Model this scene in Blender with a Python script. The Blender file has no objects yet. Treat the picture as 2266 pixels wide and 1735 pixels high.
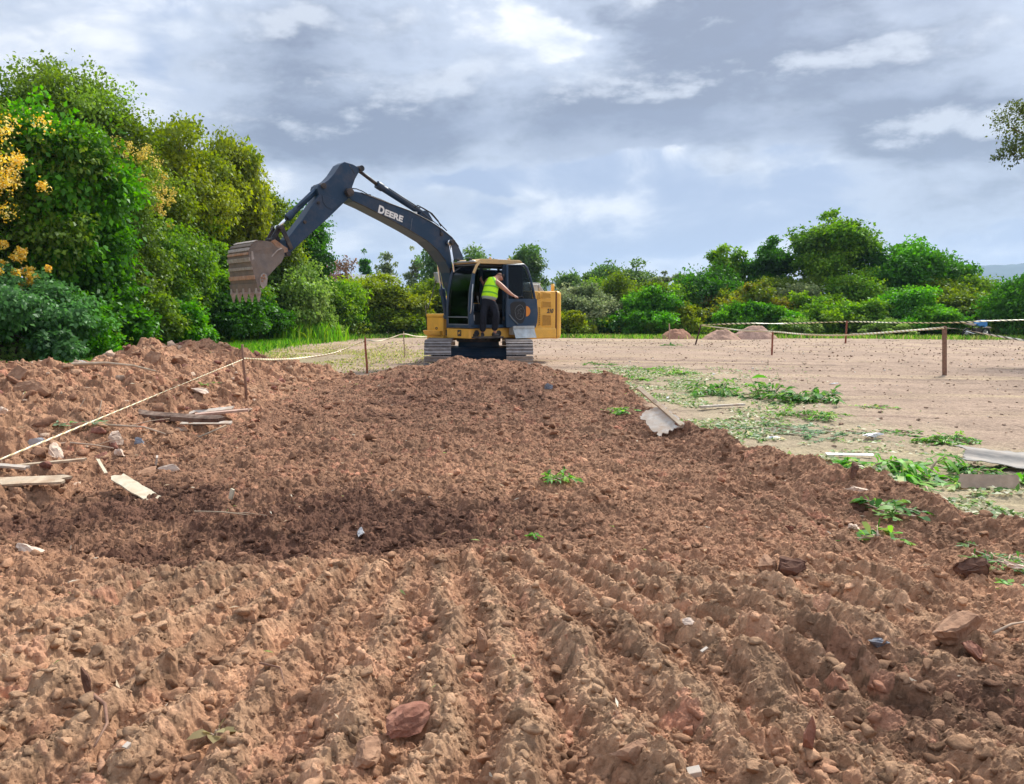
import bpy, bmesh, math, random
import numpy as np
from mathutils import Vector, Matrix, Euler

# ------------------------------------------------------------------ camera, sky, sun, exposure
S = bpy.context.scene
C = S.collection
R = math.radians
PITCH = math.atan(182.5 / 1715.0)
CAMH = 1.6
cam_d = bpy.data.cameras.new('camera')
cam = bpy.data.objects.new('camera', cam_d); C.objects.link(cam)
cam.location = (0, 0, CAMH)
cam.rotation_euler = (math.pi / 2 - PITCH, 0, 0)
cam_d.sensor_width = 36.0
cam_d.lens = 36.0 * 1715.0 / 2266.0
cam_d.clip_start = 0.05
cam_d.clip_end = 20000
S.camera = cam

SUN_EL, SUN_AZ = 44.0, 33.0            # azimuth: degrees clockwise from +Y (the view direction)
sun_d = bpy.data.lights.new('sun', 'SUN'); sun_d.energy = 4.7; sun_d.angle = R(9)
sun_d.color = (1.0, .94, .84)
sun = bpy.data.objects.new('sun', sun_d); C.objects.link(sun)
sdir = Vector((math.cos(R(SUN_EL)) * math.sin(R(SUN_AZ)), math.cos(R(SUN_EL)) * math.cos(R(SUN_AZ)), math.sin(R(SUN_EL))))
sun.rotation_euler = sdir.to_track_quat('Z', 'Y').to_euler()

S.view_settings.view_transform = 'Standard'
S.view_settings.look = 'None'
S.view_settings.gamma = 1.0
S.view_settings.exposure = 0.46
S.cycles.max_bounces = 6
S.cycles.diffuse_bounces = 3
S.cycles.transparent_max_bounces = 24
S.cycles.volume_bounces = 0
S.cycles.use_denoising = True

W = bpy.data.worlds.new('World'); S.world = W; W.use_nodes = True
wt = W.node_tree; wt.nodes.clear()
def wn(t, **k):
    n = wt.nodes.new(t)
    for a, b in k.items(): setattr(n, a, b)
    return n
def wl(a, b): wt.links.new(a, b)
def wmath(op, a, b=None, clamp=False):
    n = wn('ShaderNodeMath', operation=op); n.use_clamp = clamp
    for i, x in enumerate((a, b)):
        if x is None: continue
        if isinstance(x, (int, float)): n.inputs[i].default_value = x
        else: wl(x, n.inputs[i])
    return n.outputs[0]
wout = wn('ShaderNodeOutputWorld'); wbg = wn('ShaderNodeBackground')
sky = wn('ShaderNodeTexSky', sky_type='NISHITA'); sky.sun_disc = False
sky.sun_elevation = R(SUN_EL); sky.sun_rotation = R(SUN_AZ)
tc = wn('ShaderNodeTexCoord')
sep = wn('ShaderNodeSeparateXYZ'); wl(tc.outputs['Generated'], sep.inputs[0])
dz = wmath('MAXIMUM', sep.outputs[2], 0.0)
# broken cloud: banks with lit tops and grey bases over a pale haze of higher cloud
comb = wn('ShaderNodeCombineXYZ')
for i_, k_ in enumerate((1.9, 1.9, 4.2)): wl(wmath('MULTIPLY', sep.outputs[i_], k_), comb.inputs[i_])
def noise(scale, detail, rough, dist, off, lac=2.0):
    mp_ = wn('ShaderNodeMapping'); mp_.inputs['Location'].default_value = off
    wl(comb.outputs[0], mp_.inputs[0])
    n = wn('ShaderNodeTexNoise'); n.inputs['Scale'].default_value = scale
    n.inputs['Detail'].default_value = detail; n.inputs['Roughness'].default_value = rough
    n.inputs['Distortion'].default_value = dist; n.inputs['Lacunarity'].default_value = lac; wl(mp_.outputs[0], n.inputs['Vector'])
    return n.outputs['Fac']
def smooth(x, a_, b_, o0=0.0, o1=1.0):
    n = wn('ShaderNodeMapRange', interpolation_type='SMOOTHSTEP'); wl(x, n.inputs[0])
    for i_, k_ in enumerate((a_, b_, o0, o1)): n.inputs[1 + i_].default_value = k_
    return n.outputs[0]
dz = wmath('MAXIMUM', sep.outputs[2], 0.0)
nw1 = noise(1.6, 5, .6, .2, (9, 3, 0)); nw2 = noise(1.6, 5, .6, .2, (2, 17, 0))
wsx = wmath('ADD', sep.outputs[0], wmath('MULTIPLY', wmath('SUBTRACT', nw1, .5), .34))
wsz = wmath('ADD', sep.outputs[2], wmath('MULTIPLY', wmath('SUBTRACT', nw2, .5), .16))
front = wmath('GREATER_THAN', sep.outputs[1], 0.0)
def skyblob(u, v, ru, rv, amp, acc):
    """a bank of cloud in one direction of the sky, edges broken by noise"""
    az = math.atan((u - 1133) / 1715.0); el = math.atan((685 - v) / 1715.0 * math.cos(az))
    c = Vector((math.sin(az) * math.cos(el), math.cos(az) * math.cos(el), math.sin(el)))
    vx = wmath('MULTIPLY', wmath('SUBTRACT', wsx, c.x), 1715.0 / ru)
    vz = wmath('MULTIPLY', wmath('SUBTRACT', wsz, c.z), 1715.0 / rv)
    d2 = wmath('ADD', wmath('MULTIPLY', vx, vx), wmath('MULTIPLY', vz, vz))
    g = wmath('MULTIPLY', wmath('POWER', 2.718, wmath('MULTIPLY', d2, -1.0)), front)
    return wmath('ADD', acc, wmath('MULTIPLY', g, amp * 1.05))
def density(up):
    a_ = noise(1.4, 10, .56, .2, (1.3, 4.1, up)); b_ = noise(3.8, 9, .60, .15, (7.7, 2.2, up))
    return wmath('ADD', wmath('MULTIPLY', a_, .62), wmath('MULTIPLY', b_, .38))
dn0, dn1 = density(0.0), density(.13)
cov = wmath('ADD', dn0, smooth(dz, .05, .30, .004, .004))
for b_ in ((1700, 90, 560, 120, .17), (1530, 340, 260, 80, .23), (880, 300, 380, 60, .16), (300, 130, 420, 70, .06), (2050, 270, 220, 60, .20), (600, 60, 300, 60, .05),
           (1500, 490, 130, 22, .10), (1150, 440, 130, 22, .08), (2150, 430, 160, 40, .05),
           (1240, 130, 90, 80, -.14), (1800, 340, 150, 60, -.14), (1350, 410, 210, 24, -.12), (1040, 400, 170, 24, -.12), (1440, 470, 180, 30, -.10), (2200, 520, 90, 40, -.12), (80, 175, 200, 40, -.10), (640, 420, 160, 60, -.09), (850, 570, 800, 60, -.07)):
    cov = skyblob(*b_, cov)
mask = smooth(cov, .465, .55)                      # where a lower bank hides the high cloud
core = smooth(cov, .525, .69)                        # thick middle of a bank
lit = wmath('MULTIPLY', wmath('SUBTRACT', dn0, dn1), 3.4)
hi_n = noise(2.2, 8, .55, .4, (4, 9, 3))
def colmix(f, a_, b_):
    m_ = wn('ShaderNodeMix', data_type='RGBA'); m_.clamp_factor = True
    for x_, i_ in ((f, 0), (a_, 6), (b_, 7)):
        if isinstance(x_, tuple): m_.inputs[i_].default_value = (*x_, 1)
        elif isinstance(x_, (int, float)): m_.inputs[i_].default_value = x_
        else: wl(x_, m_.inputs[i_])
    return m_.outputs[2]
high = colmix(smooth(hi_n, .38, .62), (.40, .48, .65), (.60, .67, .80))
high = colmix(smooth(hi_n, .46, .63), high, (.97, .98, 1.0))
bank = colmix(core, (.56, .62, .73), (.235, .265, .345))
bank = colmix(wmath('MULTIPLY', smooth(lit, .04, .36), .60), bank, (.86, .90, .96))
bank = colmix(wmath('MULTIPLY', smooth(lit, -.02, -.30), .45), bank, (.27, .31, .42))
cl = colmix(mask, high, bank)
cl = colmix(smooth(dz, .13, 0.0, 0.0, .40), cl, (.52, .62, .78))          # paler towards the horizon
skm = wn('ShaderNodeVectorMath', operation='SCALE'); wl(sky.outputs[0], skm.inputs[0]); skm.inputs['Scale'].default_value = .12
cl = colmix(.90, skm.outputs[0], cl)
zen = wmath('ADD', wmath('MULTIPLY', wmath('POWER', dz, 1.6), .9), .92)
scl = wn('ShaderNodeVectorMath', operation='SCALE'); wl(cl, scl.inputs[0]); wl(zen, scl.inputs['Scale'])
wl(scl.outputs[0], wbg.inputs[0]); wbg.inputs[1].default_value = .80
wl(wbg.outputs[0], wout.inputs[0])

# ------------------------------------------------------------------ helpers
cp, sp = math.cos(PITCH), math.sin(PITCH)
def ray(u, v):
    a = (u - 1133.0) / 1715.0; b = (867.5 - v) / 1715.0
    return Vector((a, cp + b * sp, -sp + b * cp))
def P(u, v, depth):
    """world point at distance `depth` (metres along +Y) seen in direction (u, v)"""
    d = ray(u, v); t = depth / d.y
    return Vector((d.x * t, depth, CAMH + d.z * t))
def G(u, v, z=0.0):
    d = ray(u, v); t = (z - CAMH) / d.z
    return Vector((d.x * t, d.y * t, z))

def tag(o, label=None, cat=None, group=None, kind=None):
    if label: o['label'] = label
    if cat: o['category'] = cat
    if group: o['group'] = group
    if kind: o['kind'] = kind
    return o
def empty(name, loc=(0, 0, 0), rz=0.0, parent=None):
    o = bpy.data.objects.new(name, None); C.objects.link(o)
    o.location = loc; o.rotation_euler = (0, 0, rz); o.empty_display_size = .3
    if parent: o.parent = parent
    return o
def np_obj(name, verts, faces, mat, parent=None, col=None, smooth=False, attrs=None):
    """one mesh object from numpy arrays; faces is (M,k)"""
    me = bpy.data.meshes.new(name)
    verts = np.ascontiguousarray(verts, dtype=np.float32); faces = np.ascontiguousarray(faces, dtype=np.int32)
    M, k = faces.shape
    me.vertices.add(len(verts)); me.vertices.foreach_set('co', verts.ravel())
    me.loops.add(M * k); me.loops.foreach_set('vertex_index', faces.ravel())
    me.polygons.add(M); me.polygons.foreach_set('loop_start', np.arange(0, M * k, k, dtype=np.int32))
    me.polygons.foreach_set('loop_total', np.full(M, k, dtype=np.int32))
    if smooth: me.polygons.foreach_set('use_smooth', np.ones(M, dtype=bool))
    if col is not None:
        a = me.color_attributes.new('Col', 'FLOAT_COLOR', 'POINT')
        c4 = np.ones((len(verts), 4), dtype=np.float32); c4[:, :3] = col
        a.data.foreach_set('color', c4.ravel())
    for an, av in (attrs or {}).items():
        a = me.attributes.new(an, 'FLOAT', 'POINT'); a.data.foreach_set('value', np.ascontiguousarray(av, dtype=np.float32))
    me.update(calc_edges=True); me.validate()
    if mat: me.materials.append(mat)
    o = bpy.data.objects.new(name, me); C.objects.link(o)
    if parent: o.parent = parent
    return o

class MB:
    """collects solids; build() links them as one mesh object"""
    def __init__(s): s.v = []; s.f = []; s.sm = []
    def add(s, vs, fs, smooth=False):
        n = len(s.v); s.v += [Vector(a) for a in vs]
        for f in fs: s.f.append([n + i for i in f]); s.sm.append(smooth)
        return s
    def box(s, c, sz, rot=None):
        hx, hy, hz = sz[0] / 2, sz[1] / 2, sz[2] / 2
        vs = [Vector((x, y, z)) for x in (-hx, hx) for y in (-hy, hy) for z in (-hz, hz)]
        if rot is not None: vs = [rot @ a for a in vs]
        c = Vector(c)
        return s.add([a + c for a in vs], [(0, 1, 3, 2), (4, 6, 7, 5), (0, 4, 5, 1), (2, 3, 7, 6), (0, 2, 6, 4), (1, 5, 7, 3)])
    def bx(s, x0, x1, y0, y1, z0, z1):
        return s.box(((x0 + x1) / 2, (y0 + y1) / 2, (z0 + z1) / 2), (abs(x1 - x0), abs(y1 - y0), abs(z1 - z0)))
    def prism(s, pts, y0, y1):
        """polygon in the XZ plane pushed along Y; pts in order"""
        n = len(pts)
        vs = [(p[0], y0, p[1]) for p in pts] + [(p[0], y1, p[1]) for p in pts]
        fs = [list(range(n))[::-1], list(range(n, 2 * n))] + [(i, (i + 1) % n, n + (i + 1) % n, n + i) for i in range(n)]
        return s.add(vs, fs)
    def prismz(s, pts, z0, z1):
        n = len(pts)
        vs = [(p[0], p[1], z0) for p in pts] + [(p[0], p[1], z1) for p in pts]
        fs = [list(range(n))[::-1], list(range(n, 2 * n))] + [(i, (i + 1) % n, n + (i + 1) % n, n + i) for i in range(n)]
        return s.add(vs, fs)
    def cyl(s, p0, p1, r0, r1=None, n=16, caps=True):
        p0, p1 = Vector(p0), Vector(p1); r1 = r0 if r1 is None else r1
        q = (p1 - p0).to_track_quat('Z', 'Y')
        a = [q @ Vector((math.cos(t), math.sin(t), 0)) for t in [2 * math.pi * i / n for i in range(n)]]
        vs = [p0 + k * r0 for k in a] + [p1 + k * r1 for k in a]
        b = len(s.v)
        s.add(vs, [(i, (i + 1) % n, n + (i + 1) % n, n + i) for i in range(n)], True)
        if caps:
            s.add([vs[i] for i in range(n)], [list(range(n))[::-1]]); s.add([vs[n + i] for i in range(n)], [list(range(n))])
        return s
    def tube(s, pts, r, n=8):
        pts = [Vector(p) for p in pts]; m = len(pts)
        rs = r if isinstance(r, (list, tuple)) else [r] * m
        vs = []; x = None
        for i, p in enumerate(pts):
            t = (pts[min(i + 1, m - 1)] - pts[max(i - 1, 0)]).normalized()
            if x is None: x = t.orthogonal().normalized()
            x = (x - t * x.dot(t)); x = x.normalized() if x.length > 1e-6 else t.orthogonal().normalized()
            y = t.cross(x)
            vs += [p + (x * math.cos(2 * math.pi * k / n) + y * math.sin(2 * math.pi * k / n)) * rs[i] for k in range(n)]
        fs = [(i * n + k, i * n + (k + 1) % n, (i + 1) * n + (k + 1) % n, (i + 1) * n + k) for i in range(m - 1) for k in range(n)]
        fs += []
        s.add(vs, fs, True)
        s.add([vs[k] for k in range(n)], [list(range(n))[::-1]]); s.add([vs[(m - 1) * n + k] for k in range(n)], [list(range(n))])
        return s
    def build(s, name, mat, parent=None, bevel=0.0, seg=2):
        me = bpy.data.meshes.new(name); me.from_pydata([tuple(a) for a in s.v], [], s.f)
        me.polygons.foreach_set('use_smooth', s.sm); me.update()
        bm = bmesh.new(); bm.from_mesh(me)
        bmesh.ops.remove_doubles(bm, verts=bm.verts, dist=1e-5)
        bmesh.ops.recalc_face_normals(bm, faces=bm.faces); bm.to_mesh(me); bm.free()
        if mat: me.materials.append(mat)
        o = bpy.data.objects.new(name, me); C.objects.link(o)
        if parent: o.parent = parent
        if bevel:
            b = o.modifiers.new('bevel', 'BEVEL'); b.width = bevel; b.segments = seg; b.limit_method = 'ANGLE'; b.angle_limit = R(40)
            b.harden_normals = False
        return o

# ------------------------------------------------------------------ materials
def mat(name, col, rough=.6, metal=0.0, spec=.4, noise_amt=0.0, noise_scale=6.0, dirt=None, dirt_amt=0.0, dirt_scale=3.0, bump=0.0, bump_scale=40.0, coords='Object'):
    m = bpy.data.materials.new(name); m.use_nodes = True; t = m.node_tree; L = t.links.new
    b = t.nodes['Principled BSDF']; b.inputs['Roughness'].default_value = rough; b.inputs['Metallic'].default_value = metal
    b.inputs['Specular IOR Level'].default_value = spec
    b.inputs['Base Color'].default_value = (*col, 1)
    tcn = t.nodes.new('ShaderNodeTexCoord'); src = None
    def nz(sc, det=6, ro=.6):
        n = t.nodes.new('ShaderNodeTexNoise'); n.inputs['Scale'].default_value = sc; n.inputs['Detail'].default_value = det
        n.inputs['Roughness'].default_value = ro; L(tcn.outputs[coords], n.inputs['Vector']); return n.outputs['Fac']
    if noise_amt:
        r = t.nodes.new('ShaderNodeValToRGB'); L(nz(noise_scale), r.inputs[0])
        r.color_ramp.elements[0].position = .3; r.color_ramp.elements[1].position = .7
        r.color_ramp.elements[0].color = (*[c * (1 - noise_amt) for c in col], 1)
        r.color_ramp.elements[1].color = (*[min(1, c * (1 + noise_amt)) for c in col], 1); src = r.outputs[0]
        L(src, b.inputs['Base Color'])
    if dirt:
        r = t.nodes.new('ShaderNodeValToRGB'); L(nz(dirt_scale, 10, .7), r.inputs[0])
        r.color_ramp.elements[0].position = .5 - .02 - dirt_amt * .25; r.color_ramp.elements[1].position = .78 - dirt_amt * .2
        r.color_ramp.elements[0].color = (0, 0, 0, 1); r.color_ramp.elements[1].color = (1, 1, 1, 1)
        k = t.nodes.new('ShaderNodeMath'); k.operation = 'MULTIPLY'; L(r.outputs[0], k.inputs[0]); k.inputs[1].default_value = min(1, dirt_amt * 1.4)
        mx = t.nodes.new('ShaderNodeMix'); mx.data_type = 'RGBA'; L(k.outputs[0], mx.inputs[0])
        if src: L(src, mx.inputs[6])
        else: mx.inputs[6].default_value = (*col, 1)
        mx.inputs[7].default_value = (*dirt, 1); L(mx.outputs[2], b.inputs['Base Color'])
        rr = t.nodes.new('ShaderNodeMapRange'); L(k.outputs[0], rr.inputs[0]); rr.inputs[3].default_value = rough; rr.inputs[4].default_value = .95
        L(rr.outputs[0], b.inputs['Roughness'])
    if bump:
        bp = t.nodes.new('ShaderNodeBump'); bp.inputs['Strength'].default_value = bump; bp.inputs['Distance'].default_value = .01
        L(nz(bump_scale, 8, .65), bp.inputs['Height']); L(bp.outputs[0], b.inputs['Normal'])
    return m
DUST = (.34, .24, .16)
M = dict(
    blue=mat('dark_blue_paint', (.017, .046, .092), .42, 0, .3, .15, 2, DUST, .12, 2.5, .1, 30),
    black=mat('black_paint', (.018, .02, .026), .5, 0, .4, .2, 4, DUST, .25, 4),
    yellow=mat('yellow_paint', (.80, .43, .06), .42, 0, .5, .10, 2, (.30, .17, .08), .22, 3.5, .1, 30),
    pale=mat('faded_roof_paint', (.74, .50, .22), .6, 0, .3, .2, 5, (.25, .2, .15), .5, 5),
    grille=mat('grille_mesh', (.34, .17, .03), .6, 0, .3, .2, 12),
    seam=mat('rust_red_seam', (.12, .03, .012), .7),
    track=mat('worn_track_steel', (.30, .28, .28), .42, .6, .5, .3, 8, (.33, .28, .24), .3, 7, .3, 40),
    steel=mat('bare_steel', (.50, .50, .52), .35, .8, .5, .2, 8, DUST, .2, 5),
    chrome=mat('chrome_rod', (.82, .83, .85), .15, 1.0, .5),
    sheet=mat('galvanised_sheet', (.42, .46, .48), .45, .5, .5, .25, 7, (.5, .45, .4), .3, 6),
    rubber=mat('black_rubber', (.02, .02, .022), .75),
    bucket=mat('bucket_steel', (.15, .125, .11), .55, .3, .4, .35, 5, (.27, .20, .15), .55, 3.5, .5, 30),
    rust=mat('rusty_wear', (.32, .15, .07), .8, 0, .3, .35, 9, (.42, .34, .28), .5, 5, .4, 40),
    worn=mat('worn_bright_steel', (.38, .34, .31), .5, .4, .5, .3, 10, (.30, .22, .165), .5, 8),
    white=mat('white_decal', (.80, .80, .78), .5),
    orange=mat('orange_decal', (.70, .24, .03), .5),
    grey_line=mat('grey_decal', (.16, .18, .2), .5),
    seat=mat('seat_cloth', (.03, .03, .035), .9),
    interior=mat('cab_trim', (.022, .023, .026), .8),
    skin=mat('skin', (.42, .20, .135), .55, 0, .4, .12, 14),
    vest=mat('hi_vis_fabric', (.50, .95, .02), .8, 0, .2, .10, 9),
    stripe=mat('vest_band', (.13, .42, .03), .7),
    denim=mat('dark_trousers', (.012, .014, .022), .9, 0, .2, .3, 12),
    shirt=mat('grey_shirt', (.30, .36, .33), .9),
    shoe=mat('shoe_leather', (.06, .055, .06), .6),
    hair=mat('cropped_hair', (.17, .085, .06), .9),
    stake_red=mat('red_brown_stake', (.26, .075, .045), .85, 0, .2, .35, 14, DUST, .3, 9),
    stake_brown=mat('brown_stake_wood', (.22, .12, .085), .9, 0, .2, .35, 16, DUST, .35, 9, .4, 60),
    stake_dark=mat('dark_stake_wood', (.07, .035, .03), .9, 0, .2, .35, 14),
    wood_pale=mat('pale_board', (.54, .46, .34), .85, 0, .3, .3, 9, (.38, .25, .16), .6, 6, .3, 50),
    wood_cream=mat('cream_board', (.62, .60, .46), .75, 0, .3, .2, 7, (.40, .27, .17), .55, 5, .2, 40),
    wood_white=mat('white_board', (.50, .48, .44), .75, 0, .3, .25, 9, (.40, .28, .19), .6, 6, .2, 40),
    wood_dark=mat('dark_old_wood', (.10, .06, .045), .9, 0, .2, .5, 12, (.5, .4, .32), .3, 9, .5, 50),
    wood_pink=mat('pinkish_board', (.50, .34, .28), .85, 0, .2, .2, 9, DUST, .4, 6),
    wood_brown=mat('brown_board', (.40, .30, .23), .85, 0, .2, .25, 9, DUST, .4, 6, .3, 40),
    twig=mat('dry_twig', (.45, .34, .25), .85, 0, .2, .3, 12),
    bark=mat('bark', (.11, .085, .06), .95, 0, .1, .35, 6, None, 0, 3, .6, 18),
    plastic=mat('white_plastic', (.78, .80, .82), .35, 0, .5, .06, 6, (.5, .42, .34), .25, 6),
    paper=mat('crumpled_paper', (.72, .56, .44), .8, 0, .2, .2, 6, (.45, .3, .2), .3, 7),
    cement=mat('fibre_cement_sheet', (.30, .285, .265), .8, 0, .2, .18, 5, (.42, .34, .27), .35, 5, .2, 40),
    slate=mat('slate_stone', (.17, .18, .21), .7, 0, .3, .3, 9),
    greystone=mat('grey_stone', (.40, .42, .45), .75, 0, .3, .25, 9, DUST, .35, 9, .3, 40),
    palestone=mat('pale_stone', (.62, .50, .41), .85, 0, .2, .2, 9, (.42, .27, .17), .4, 6, .5, 35),
    soilstone=mat('hard_earth_clod', (.27, .15, .095), .95, 0, .15, .35, 12, (.40, .25, .16), .55, 7, .8, 35),
    redstone=mat('reddish_earth_clod', (.24, .10, .07), .95, 0, .15, .35, 12, (.38, .22, .15), .5, 7, .8, 35),
    darkstone=mat('dark_earth_clod', (.11, .055, .04), .95, 0, .15, .35, 12, (.25, .15, .1), .4, 7, .8, 35),
    bikeblue=mat('blue_fairing', (.03, .22, .55), .3, 0, .6),
    house_wall=mat('house_wall', (.45, .36, .32), .9, 0, .2, .1, 3),
    house_roof=mat('grey_roof', (.33, .35, .38), .8, 0, .2, .15, 3),
)
def glass_mat(name, tint, gl=.12):
    m = bpy.data.materials.new(name); m.use_nodes = True; t = m.node_tree; t.nodes.clear(); L = t.links.new
    o = t.nodes.new('ShaderNodeOutputMaterial'); tr = t.nodes.new('ShaderNodeBsdfTransparent'); tr.inputs[0].default_value = (*tint, 1)
    g = t.nodes.new('ShaderNodeBsdfGlossy'); g.inputs['Roughness'].default_value = .06; g.inputs[0].default_value = (.9, .95, 1, 1)
    lw = t.nodes.new('ShaderNodeFresnel'); lw.inputs[0].default_value = 1.27
    ad = t.nodes.new('ShaderNodeMath'); ad.operation = 'ADD'; ad.inputs[1].default_value = gl * .25; L(lw.outputs[0], ad.inputs[0])
    mx = t.nodes.new('ShaderNodeMixShader'); L(ad.outputs[0], mx.inputs[0]); L(tr.outputs[0], mx.inputs[1]); L(g.outputs[0], mx.inputs[2]); L(mx.outputs[0], o.inputs[0])
    return m
M['glass'] = glass_mat('tinted_cab_glass', (.085, .10, .12), .1)
M['glass_clear'] = glass_mat('door_glass', (.26, .31, .33), .0)

def leaf_mat(name, trans=.42, gloss=.03, value=1.0):
    m = bpy.data.materials.new(name); m.use_nodes = True; t = m.node_tree; t.nodes.clear(); L = t.links.new
    o = t.nodes.new('ShaderNodeOutputMaterial'); at = t.nodes.new('ShaderNodeAttribute'); at.attribute_name = 'Col'
    d = t.nodes.new('ShaderNodeBsdfDiffuse'); tr = t.nodes.new('ShaderNodeBsdfTranslucent'); g = t.nodes.new('ShaderNodeBsdfGlossy')
    g.inputs['Roughness'].default_value = .45; g.inputs[0].default_value = (.6, .7, .65, 1)
    hs = t.nodes.new('ShaderNodeHueSaturation'); hs.inputs['Saturation'].default_value = 1.1; hs.inputs['Value'].default_value = 1.7
    L(at.outputs[0], hs.inputs['Color']); L(at.outputs[0], d.inputs[0]); L(hs.outputs[0], tr.inputs[0])
    a = t.nodes.new('ShaderNodeMixShader'); a.inputs[0].default_value = trans; L(d.outputs[0], a.inputs[1]); L(tr.outputs[0], a.inputs[2])
    b = t.nodes.new('ShaderNodeMixShader'); b.inputs[0].default_value = gloss; L(a.outputs[0], b.inputs[1]); L(g.outputs[0], b.inputs[2]); L(b.outputs[0], o.inputs[0])
    return m
M['leaf'] = leaf_mat('leaf')
M['petal'] = leaf_mat('petal', .3, .02)

def soil_mat(name, bumpy=.7, fine=1.0):
    m = bpy.data.materials.new(name); m.use_nodes = True; t = m.node_tree; L = t.links.new
    b = t.nodes['Principled BSDF']; b.inputs['Roughness'].default_value = .95; b.inputs['Specular IOR Level'].default_value = .12
    at = t.nodes.new('ShaderNodeAttribute'); at.attribute_name = 'Col'
    g = t.nodes.new('ShaderNodeNewGeometry')
    def nz(sc, det, ro):
        n = t.nodes.new('ShaderNodeTexNoise'); n.inputs['Scale'].default_value = sc; n.inputs['Detail'].default_value = det
        n.inputs['Roughness'].default_value = ro; L(g.outputs['Position'], n.inputs['Vector']); return n.outputs['Fac']
    r = t.nodes.new('ShaderNodeMapRange'); L(nz(22, 10, .72), r.inputs[0]); r.inputs[1].default_value = .3; r.inputs[2].default_value = .7
    r.inputs[3].default_value = 1 - .42 * fine; r.inputs[4].default_value = 1 + .42 * fine
    sc = t.nodes.new('ShaderNodeVectorMath'); sc.operation = 'SCALE'; L(at.outputs[0], sc.inputs[0]); L(r.outputs[0], sc.inputs['Scale'])
    L(sc.outputs[0], b.inputs['Base Color'])
    bp = t.nodes.new('ShaderNodeBump'); bp.inputs['Strength'].default_value = bumpy; bp.inputs['Distance'].default_value = .02
    L(nz(45, 10, .75), bp.inputs['Height']); L(bp.outputs[0], b.inputs['Normal'])
    return m
M['soil'] = soil_mat('loose_soil', .9, 1.0)
M['field'] = soil_mat('field_dirt', .9, .95)
HAZE = 1.9e-4
# ------------------------------------------------------------------ terrain (height field over the whole place)
def hsh(ix, iy, seed):
    h = (ix.astype(np.int64) * 374761393 + iy.astype(np.int64) * 668265263 + seed * 1442695041) & 0xffffffff
    h = ((h ^ (h >> 13)) * 1274126177) & 0xffffffff
    h = ((h ^ (h >> 15)) * 2246822519) & 0xffffffff
    h ^= h >> 16
    return (h & 0xffffffff).astype(np.float32) / np.float32(4294967296.0)
def vn(x, y, seed):
    ix = np.floor(x); iy = np.floor(y); fx = x - ix; fy = y - iy
    fx = fx * fx * (3 - 2 * fx); fy = fy * fy * (3 - 2 * fy)
    a = hsh(ix, iy, seed); b = hsh(ix + 1, iy, seed); c = hsh(ix, iy + 1, seed); d = hsh(ix + 1, iy + 1, seed)
    return (a * (1 - fx) + b * fx) * (1 - fy) + (c * (1 - fx) + d * fx) * fy
def fbm(x, y, seed, octv=4, rough=.5):
    s = 0; a = 1; n = 0
    for o in range(octv):
        s = s + a * (vn(x * 2 ** o + 17 * o, y * 2 ** o - 9 * o, seed + o) - .5); n += a; a *= rough
    return s / n * 2
def sstep(a, b, x):
    t = np.clip((x - a) / (b - a), 0, 1); return t * t * (3 - 2 * t)
def clods(x, y, s, seed, dens=.8, flat=.6):
    w1 = fbm(x / s * .9, y / s * .9, seed + 71, 3, .6); w2 = fbm(x / s * .9, y / s * .9, seed + 93, 3, .6)
    x = x + s * .26 * w1; y = y + s * .26 * w2
    cx = np.floor(x / s); cy = np.floor(y / s)
    best = np.zeros_like(x); bid = np.zeros_like(x)
    for dx in (-1, 0, 1):
        for dy in (-1, 0, 1):
            jx = cx + dx; jy = cy + dy
            r = [hsh(jx, jy, seed + k) for k in range(7)]
            px = (jx + .1 + .8 * r[0]) * s; py = (jy + .1 + .8 * r[1]) * s
            size = s * (.30 + .55 * r[2] * r[2]); an = r[3] * 6.283
            ca, sa = np.cos(an), np.sin(an); qx = x - px; qy = y - py
            u = (qx * ca + qy * sa) / (size * 1.2); v = (-qx * sa + qy * ca) / (size * .8)
            h = .50 + .35 * r[4] + (r[5] - .5) * 1.0 * u + (r[6] - .5) * 1.0 * v
            for k in range(5):
                ak = k * 1.2566 + r[(k + 2) % 7] * .9; sl = .85 + 1.25 * r[(k * 3 + 1) % 7]
                h = np.minimum(h, (1 - (u * np.cos(ak) + v * np.sin(ak))) * sl)
            h = np.where(r[4] * .999 + r[0] * .001 < dens, h * size * flat, -1)
            m = h > best
            best = np.where(m, h, best); bid = np.where(m, r[5] * .5 + r[1] * .5, bid)
    return best, bid
def xr_edge(y):
    return np.interp(y, [0, 3, 4.6, 5.7, 7, 8.5, 10, 13, 17, 19.5], [5.2, 4.6, 4.2, 3.85, 3.35, 2.75, 2.3, 2.35, 2.6, 2.2])
def zones(x, y):
    n = fbm(x * 1.1, y * 1.1, 5, 4, .6)
    right = xr_edge(y) + n * .35
    dug = sstep(-.18, .18, right - x) * sstep(.5, -.5, y - 18.6 - n * .8 + .12 * np.clip(x, -3, 3) ** 2 * np.where(x > 0, .5, .1))
    heapw = sstep(-9.3, -8.7, x + n * .4) * sstep(.6, -.6, y - 20.0 - n)
    return dug * heapw, n
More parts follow.
